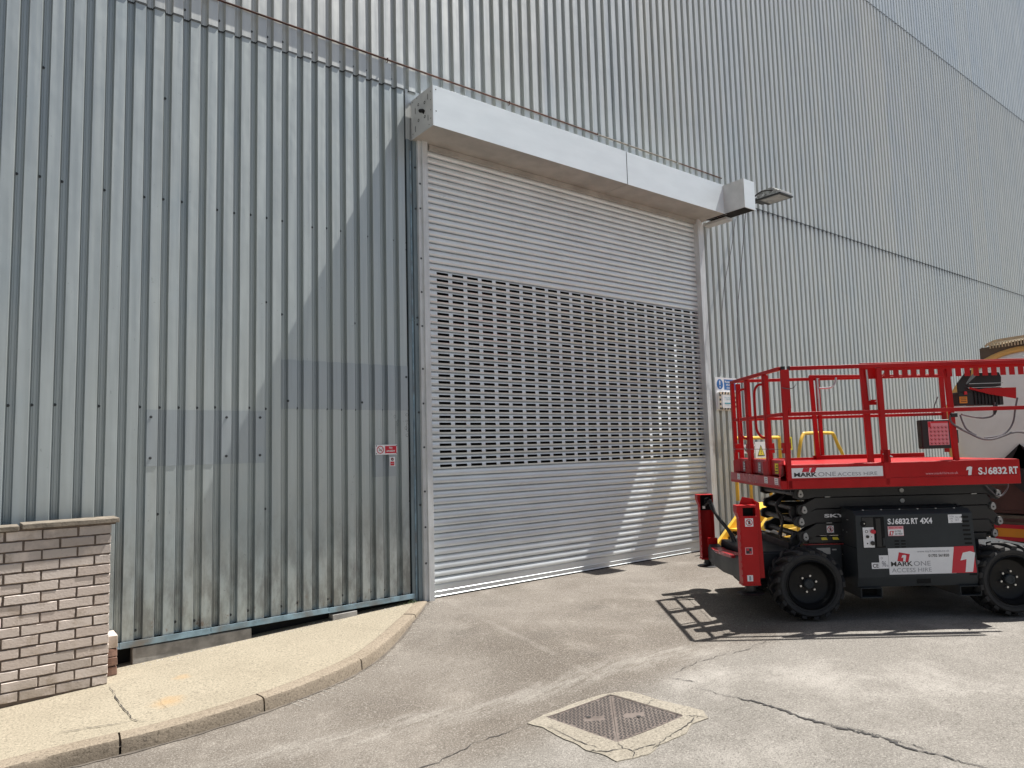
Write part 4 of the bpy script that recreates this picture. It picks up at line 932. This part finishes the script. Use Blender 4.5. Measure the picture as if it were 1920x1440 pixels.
b.m('blk_v'); b.text('MARK', (.805, VF-.0036, .487), UX, EZ, .20, .043, .02, lsp=1.0); b.m('gry_v'); b.text('ONE', (1.015, VF-.0036, .487), UX, EZ, .155, .043, .0); b.text('ACCESS HIRE', (.810, VF-.0036, .432), UX, EZ, .365, .037, -.003)
b.text('www.mark1access.co.uk', (1.055, VF-.0036, .608), UX, EZ, .295, .022, .0); b.m('blk_v'); b.text('01702 561820', (1.155, VF-.0036, .565), UX, EZ, .19, .026, .02)
b.build('company_decal', cvr, smooth=0)
# scissor stack ------------------------------------------
def arm(zl, zh, pl, prr, v, th=.05, ul=.27, ur=1.93):
    (a, za), (c, zc) = pl, prr; m_ = (zl+zh)/2
    P = [(a-.062, za+.02), (a-.057, za-.035), (a, za-.058), (ul, zl), (ur, zl), (c, zc-.05), (c+.045, zc-.02), (c+.045, zc+.03), (c, zc+.05), (ur, zh), (ul, zh), (a, za+.058), (a-.04, za+.052)]
    return B('greyd').prism(P, 'y', v, v+th)
pins = [(.122, 1.150), (.150, .993), (.116, .880), (.148, .735)]
pinr = [(2.035, 1.103), (1.975, .985), (2.03, .845), (1.97, .728)]
lev = [(1.116, 1.216), (1.006, 1.112), (.868, 1.0), (.745, .863)]
for i in range(4):
    for v, du in ((.33, 0), (1.33, 0)):
        b = arm(*lev[i], pins[i], pinr[i], v); o = b.build('scissor_arm', lf, smooth=20, bevel=.004)
        if v < 1:
            for (pu, pz) in (pins[i], pinr[i]):
                q = B('pin'); ring_ = [(pu+.024*math.cos(a)*(1.0), pz-.006+.024*math.sin(a)) for a in [math.pi*(1+j/8) for j in range(9)]]+[(pu+.018, pz+.022), (pu+.006, pz+.042), (pu-.008, pz+.042), (pu-.02, pz+.02)]
                q.prism(ring_, 'y', .305, .33); q.m('greyd'); q.tube([(pu-.002, .304, pz), (pu-.002, .300, pz)], .008, 8); q.build('pin_cap', o, smooth=30)
    o = arm(*lev[i], (pins[i][0]-(.04 if i % 2 else -.01), pins[i][1]+.06*(1 if i % 2 == 0 else -1)*.5), pinr[i], .42, .04).build('scissor_arm', lf, smooth=20)
    B('greyd').tube([(pins[i][0], .345, pins[i][1]), (pins[i][0], 1.42, pins[i][1])], .030, 14).build('cross_tube', lf)
    B('greyd').tube([(pinr[i][0], .345, pinr[i][1]), (pinr[i][0], 1.40, pinr[i][1])], .028, 14).build('cross_tube', lf)
for z in (1.165, 1.065): B('pin').tube([(1.11, .318, z), (1.11, .33, z)], .021, 20).build('centre_pin', lf)
b = B('greyd'); b.box(.18, 1.9, .33, .40, .67, .735); b.box(.02, .14, .45, 1.3, .60, .67); b.build('base_arm', lf, bevel=.004)
b = B('black'); b.tube(smooth_path([(.10, .31, .80), (.02, .31, .74), (-.0, .31, .68), (.06, .31, .65), (.1, .31, .7)], 5), .010, 6); b.tube(smooth_path([(.06, .6, 1.12), (-.02, .6, 1.0), (.02, .6, .85), (.0, .6, .7)], 5), .012, 6); b.tube(smooth_path([(.04, .5, 1.14), (-.06, .5, 1.04), (-.0, .5, .9), (-.05, .5, .74)], 5), .012, 6); b.build('hydraulic_hose', lf)
b = B('blk_v'); b.box(.30, .50, .3285, .3295, .700, .728); b.m('yel_v')
for u in (.305, .415): b.add([(u, .3275, .702), (u+.06, .3275, .702), (u+.045, .3275, .727), (u-.015+.01, .3275, .727)], [(0, 1, 2, 3)])
b.build('hazard_stripe', lf, smooth=0)
b = B('white'); b.text('SKYJACK', (.345, .3285, .908), UX, EZ, .46, .044, .04); b.build('brand_lettering', lf, smooth=0)
b = MB(); hand_decal(b, .395, .329, .805, .034); b.build('warning_decal', lf, smooth=0)
b = B('pin')
for u, z in ((.36, 1.118), (.36, .866), (1.78, 1.113)): b.box(u, u+.05, .315, .335, z-.003, z+.005)
b.build('wear_pad', lf)
# platform ------------------------------------------------
dk = B('red'); dk.box(-.165, 2.06, .012, 1.69, 1.222, 1.30); dk.m('greyd'); dk.box(-.1, 2.0, .1, 1.6, 1.206, 1.221); dk.m('red'); dk.box(-.10, 2.06, .033, 1.66, 1.440, 1.452)
dk = dk.build('platform_deck', lf, bevel=.004)
b = B('red'); b.box(-.10, 2.06, .006, .030, 1.30, 1.447); b.box(-.10, 2.055, .0, .0118, 1.224, 1.305); b.build('toe_board', lf, bevel=.002)
b = B('red'); b.box(.78, 2.06, 1.60, 1.62, 1.453, 1.50); b.box(-.10, 2.06, 1.67, 1.69, 1.30, 1.478); b.build('toe_board', lf, bevel=.002)
b = B('redw'); b.box(-.170, -.160, .03, 1.66, 1.250, 1.335); b.build('end_skirt', lf, bevel=.002)
EY = (0, -1, 0)
for v0, v1, lb in ((.10, .46, 0), (.56, 1.04, 1), (1.16, 1.50, 2)):
    b = B('redw'); b.box(-.105, -.098, v0, v1, 1.345, 1.492); b.add([(-.105, v0, 1.345), (-.105, v0, 1.492), (-.165, v0-.05, 1.47), (-.165, v0-.05, 1.33)], [(0, 1, 2, 3)]); b.add([(-.105, v1, 1.345), (-.165, v1+.05, 1.33), (-.165, v1+.05, 1.47), (-.105, v1, 1.492)], [(0, 1, 2, 3)]); b.add([(-.105, v0, 1.492), (-.105, v1, 1.492), (-.075, v1, 1.50), (-.075, v0, 1.50)], [(0, 1, 2, 3)])
    vm = (v0+v1)/2; b.m('yel_v' if lb == 0 else 'gry_v'); b.box(-.108, -.1055, vm-.045, vm+.045, 1.36, 1.46)
    b.m('blk_v' if lb == 0 else 'white')
    for k in range(3): b.box(-.1095, -.1085, vm-.035, vm+.035-.015*k, 1.375+k*.028, 1.385+k*.028)
    b.build('gate_kick_panel', lf, smooth=0)
b = B('white')
for v in (.42, 1.35, .12): b.box(-.1725, -.1708, v-.05, v+.05, 1.262, 1.325)
b.m('gry_v')
for v in (.42, 1.35, .12):
    for k in range(3): b.box(-.1735, -.1728, v-.035, v+.03, 1.27+k*.018, 1.277+k*.018)
b.build('end_decals', lf, smooth=0)
b = B('white'); b.box(-.065, .785, -.0035, .0045, 1.325, 1.418)
b.m('red_v'); b.add([(.03, -.0042, 1.380), (.095, -.0042, 1.380), (.105, -.0042, 1.418), (.045, -.0042, 1.418)], [(0, 1, 2, 3)]); b.add([(.105, -.0042, 1.375), (.15, -.0042, 1.375), (.17, -.0042, 1.418), (.125, -.0042, 1.418)], [(0, 1, 2, 3)])
b.m('blk_v'); b.text('MARK', (-.045, -.0052, 1.336), UX, EZ, .215, .040, .03); b.m('gry_v'); b.text('ONE', (.18, -.0052, 1.336), UX, EZ, .165, .040, .0); b.text('ACCESS HIRE', (.36, -.0052, 1.336), UX, EZ, .37, .032, .0); b.build('company_decal', lf, smooth=0)
b = B('pink_v'); b.text('www.mark1hire.co.uk', (1.185, .0045, 1.326), UX, EZ, .30, .022, 0); one(b, 1.560, .0045, 1.312, .08); b.m('white'); model_no(b, 1.672, .0045, 1.313, .368, .068, ''); b.build('model_lettering', lf, smooth=0)
# guardrails: square tube
T = .034
def rail(name, p, q, w=T, h=None, mat='red', bev=.003): return B(mat).bar(p, q, w, h).build(name, lf, bevel=bev)
ZT = 2.368
# near side
rail('guardrail_post', (-.083, .02, 1.225), (-.083, .02, ZT-.02), .045, .04)
rail('guardrail_post', (.828, .02, 1.24), (.822, .02, ZT-.02), .048, .04)
rail('top_rail', (-.02, .02, ZT), (2.35, .02, ZT), .034, .036); rail('mid_rail', (-.052, .02, 1.93), (2.35, .02, 1.93), .034, .036)
b = B('red'); b.box(-.108, -.030, -.001, .0, 1.985, ZT-.012); b.box(-.052, -.030, .006, .03, 1.93, 1.99); b.build('corner_plate', lf, bevel=.001)
b = B('black'); b.box(-.10, -.065, .003, .04, ZT-.019, ZT+.02); b.box(-.032, -.019, .001, .04, ZT-.02, ZT+.02); b.build('tube_end_cap', lf)
# end (gate) rails, at u=-.1
ua = -.105
for v, wv in ((.50, .05), (1.10, .05), (1.64, .06)): rail('guardrail_post', (ua, v, 1.25), (ua, v, ZT-.0), .04, wv)
for v in (.452, 1.052): rail('gate_post', (ua+.002, v, 1.3), (ua+.002, v, ZT-.02), .038, .044)
rail('end_top_rail', (ua, .03, ZT+.002), (ua, 1.67, ZT+.02), .036, .034); rail('end_mid_rail', (ua, .03, 1.93), (ua, 1.67, 1.94), .03, .034)
for v in (.60, 1.20):
    p = smooth_path([(ua, v-.08, 2.26), (ua-.05, v-.075, 2.26), (ua-.085, v-.07, 2.22), (ua-.095, v-.06, 2.14), (ua-.095, v-.06, 1.86), (ua-.085, v-.065, 1.78), (ua-.05, v-.08, 1.725), (ua, v-.085, 1.715)], 4)
    B('red').tube(p, .013, 8).build('gate_handle', lf)
b = B('red')
for v in (.03, .47, 1.13, 1.6): b.box(ua-.02, ua+.05, v-.02, v+.035, 1.56, 1.66)
b.m('steel')
for v in (.03, .47, 1.13, 1.6): b.tube([(ua-.03, v, 1.60), (ua-.012, v, 1.60)], .010, 8)
b.build('gate_latch', lf, bevel=.002)
b = B('cable'); b.tube([(ua-.02, .03, 1.60), (ua-.02, 1.6, 1.60)], .003, 5); b.tube(smooth_path([(-.11, .0, 2.185), (-.05, -.012, 2.17), (.0, -.005, 2.18), (.03, .01, 2.21)], 4), .004, 5); b.m('steel'); b.disc((.03, -.002, 2.215), .008, 8); b.build('safety_cable', lf)
# far side
VFr = 1.67
rail('guardrail_post', (-.03, VFr, 1.3), (-.03, VFr, ZT), .05, .045); rail('far_top_rail', (-.05, VFr, ZT+.034), (2.35, VFr, ZT+.034), .034, .036); rail('far_mid_rail', (-.05, VFr, 1.945), (2.35, VFr, 1.945), .03, .034)
# roll-out extension frames
VI = 1.58
rail('extension_post', (.825, VI, 1.44), (.80, VI, 2.43), .045, .035); rail('extension_post', (.90, VI+.06, 1.44), (.90, VI+.06, 2.40), .04, .035); rail('extension_post', (2.31, VI, 1.5), (2.31, VI, 2.40), .045, .035)
rail('extension_top_rail', (.785, VI, 2.425), (2.34, VI, 2.385), .034, .034); 
rail('extension_post', (.728, .10, 1.44), (.712, .10, 2.40), .055, .035); rail('extension_post', (1.535, .10, 1.44), (1.51, .10, 2.36), .048, .035)
rail('extension_top_rail', (.685, .09, 2.392), (2.35, .09, 2.392), .04, .026); rail('extension_low_rail', (.86, .10, 2.262), (1.45, .10, 2.262), .02, .018)
b = B('red'); b.box(.72, .82, .07, .075, 2.25, 2.38); b.box(.86, 2.35, .072, .076, 2.325, 2.375)
for k in range(17):
    x0 = .905+k*.0845
    if x0 < 2.30: b.box(x0+.0, x0+.052, .072, .076, 2.255 if k < 7 else 2.25, 2.325)
b.build('comb_plate', lf, smooth=0)
b = B('steel'); b.tube([(.86, VI-.03, 2.40), (.865, VI-.03, 1.98)], .014, 8); b.tube([(.735, .07, 2.34), (.745, .07, 2.04)], .010, 8); b.build('lock_rod', lf)
for u, v, z, s in ((.87, VI-.05, 2.28, 1), (.78, .13, 2.275, .9)):
    B('steel').tube(smooth_path([(u, v, z), (u+.10*s, v, z), (u+.16*s, v, z+.02), (u+.19*s, v, z+.06), (u+.20*s, v, z+.12)], 5), .012, 8).build('grab_handle', lf)
b = B('red'); b.box(.75, .82, .09, .12, 2.00, 2.05); b.m('steel'); b.tube([(.80, .08, 2.03), (.85, .08, 2.035)], .006, 6); b.build('spring_catch', lf)
b = B('red'); b.box(.80, .87, .0, .05, 1.45, 1.57); b.m('steel'); b.tube([(.86, -.002, 1.51), (.885, -.002, 1.50)], .007, 6); b.tube([(.795, .0, 1.53), (.80, .0, 1.53)], .008, 6); b.build('post_clamp', lf, bevel=.002)
# document box
b = B('black'); b.box(1.96, 2.30, 1.44, 1.54, 1.545, 1.875); b.box(2.30, 2.40, 1.48, 1.52, 1.60, 1.76); db = b.build('document_box', lf, bevel=.012)
b = B('pink_v'); b.box(2.035, 2.262, 1.436, 1.4395, 1.585, 1.855); b.m('red_v'); b.box(2.07, 2.262, 1.4345, 1.4355, 1.835, 1.855); b.box(2.037, 2.065, 1.4345, 1.4355, 1.79, 1.85)
for i in range(5):
    for j in range(5):
        b.m('red_v'); cx_, cz_ = 2.062+i*.043, 1.605+j*.045; b.disc((cx_, 1.4350, cz_), .019, 12, 'y', .016); b.m('blk_v'); b.box(cx_-.008, cx_+.007, 1.4342, 1.4348, cz_-.009, cz_+.006); b.m('red_v'); b.add([(cx_-.013, 1.4335, cz_+.011), (cx_-.010, 1.4335, cz_+.014), (cx_+.013, 1.4335, cz_-.011), (cx_+.010, 1.4335, cz_-.014)], [(0, 1, 2, 3)])
b.build('pictogram_decal', db, smooth=0)
# upper controls
b = B('black'); VC = .30
b.box(1.86, 2.16, VC, VC+.12, 1.975, 2.15); b.box(1.72, 1.86, VC-.01, VC+.13, 1.978, 2.11)
b.prism([(1.72, 2.11), (1.72, 2.20), (1.83, 2.33), (1.87, 2.33), (1.86, 2.27), (1.795, 2.18), (1.86, 2.11)], 'y', VC-.01, VC+.01)
b.prism([(1.82, 2.16), (1.82, 2.19), (1.95, 2.30), (2.14, 2.30), (2.16, 2.25), (2.15, 2.16)], 'y', VC, VC+.1)
for k in range(8): b.box(1.875+k*.034, 1.885+k*.034, VC-.012, VC, 1.98, 2.12)
cb = b.build('control_box', lf, bevel=.006)
b = B('ora_v'); b.box(1.725, 1.80, VC-.013, VC-.0115, 2.0, 2.065); b.m('blk_v')
for k in range(3): b.box(1.735, 1.79, VC-.0145, VC-.0135, 2.012+k*.018, 2.018+k*.018)
b.m('red_v'); b.box(1.775, 1.80, VC-.02, VC-.011, 2.085, 2.115); b.m('steel'); b.box(1.83, 2.16, VC-.014, VC-.011, 2.188, 2.193); b.build('decal', cb, smooth=0)
b = B('red'); b.prism([(1.81, 2.155), (1.815, 2.135), (2.0, 2.08), (2.25, 2.03), (2.26, 2.14), (1.98, 2.14), (1.90, 2.13)], 'y', VC-.05, VC-.04); b.build('control_bracket', lf)
def cable(pts, r=.008, mat='cable'): return B(mat).tube(smooth_path(pts, 7), r, 7).build('cable', lf)
cable([(2.06, .28, 2.0), (2.05, .28, 1.93), (2.03, .28, 1.87), (1.95, .26, 1.85), (1.84, .2, 1.85), (1.70, .14, 1.87), (1.62, .1, 1.885)])
B('black').tube([(2.07, .29, 1.98), (2.06, .285, 1.92), (2.045, .28, 1.88)], .018, 8, rr=[.02, .018, .010]).build('cable_boot', lf)
cable([(1.50, .08, 1.88), (1.50, .08, 1.82), (1.56, .07, 1.76), (1.66, .06, 1.70), (1.76, .06, 1.65), (1.86, .06, 1.64), (1.96, .06, 1.665), (2.05, .06, 1.695), (2.13, .06, 1.70), (2.25, .06, 1.67)], .010)
cable([(2.16, .1, 2.03), (2.13, .1, 1.92), (2.10, .1, 1.80), (2.03, .09, 1.71), (1.94, .08, 1.67), (1.80, .07, 1.655)])
cable([(1.60, .09, 1.88), (1.615, .08, 1.80), (1.64, .07, 1.74), (1.72, .07, 1.68)])
cable([(1.42, .12, 2.06), (1.38, .12, 1.97), (1.37, .12, 1.90)], .005)
B('black').box(1.50, 1.56, .06, .11, 1.86, 1.90).build('cable_clamp', lf, bevel=.004)
cable([(1.90, .3, 1.215), (1.94, .3, 1.16), (2.0, .3, 1.10), (2.06, .3, 1.09), (2.12, .3, 1.16), (2.13, .3, 1.22)])
# rear outriggers stand just past the right-hand picture edge
for v, s in ((0.0, 1), (1.68, -1)):
    lo, hi = min(v, v+s*.17), max(v, v+s*.17)
    o = B('red').box(2.38, 2.56, lo, hi, .36, 1.085).build('outrigger', lf, bevel=.004)
    B('black').rev([(.0001, 0), (.12, 0), (.12, .01), (.04, .02), (.04, .10), (.0001, .10)], (2.47, (lo+hi)/2, .262), 24, 'z').build('foot_pad', o)
B('grey').box(2.34, 2.40, .12, 1.6, .33, .55).build('outrigger_beam', lf)

# ---------------------------------------------------------------- loose stuff
b = B('pebble')
def peb(x, y, z, s):
    q = Matrix.Rotation(random.uniform(0, 6.28), 3, 'Z')
    pts = [(1, 0, 0), (0, 1, 0), (-1, 0, 0), (0, -1, 0), (0, 0, .7), (0, 0, -.3)]
    b.add([Vector((x, y, z))+q @ Vector((p[0]*s*random.uniform(.7, 1.2), p[1]*s*random.uniform(.5, 1), p[2]*s)) for p in pts], [(0, 1, 4), (1, 2, 4), (2, 3, 4), (3, 0, 4), (1, 0, 5), (2, 1, 5), (3, 2, 5), (0, 3, 5)])
for _ in range(900):
    i = random.randrange(60, len(ktp)); q = offs(ktp[i-1:i+2] if 0 < i < len(ktp)-1 else ktp, 0)[0]; d = abs(random.gauss(0, .10))+.02
    t_ = Vector(ktp[min(i+1, len(ktp)-1)])-Vector(ktp[i-1]); t_.normalize(); x, y = ktp[i][0]+t_.y*d, ktp[i][1]-t_.x*d
    peb(x, y, rd(x)+.002, random.uniform(.002, .007))
for _ in range(1500):
    x, y = random.uniform(-3, 5), random.uniform(-6.2, -.1); peb(x, y, rd(x)+.001, random.uniform(.0015, .0045))
for _ in range(260):
    x = random.uniform(-3.2, -.3); y = -.02+random.gauss(0, .05)-.02; peb(x, min(y, .1), pv(x)-.003, random.uniform(.003, .009))
tag(b.build('loose_chippings', smooth=0), 'scattered pale chippings on the road and along the kerb', 'gravel', kind='stuff')
b = B('leaf')
for _ in range(70):
    x = random.gauss(-.33, .07); y = random.gauss(-.03, .03); a = random.uniform(0, 6.28); l_ = random.uniform(.015, .045); dx, dy = math.cos(a)*l_*.7, math.sin(a)*l_*.7
    b.add([(x, y, pv(x)), (x+.004, y+.002, pv(x)), (x+dx, y+dy, pv(x)+l_)], [(0, 1, 2)])
tag(b.build('weeds', smooth=0), 'small weeds growing at the foot of the shutter jamb', 'weeds', kind='stuff')
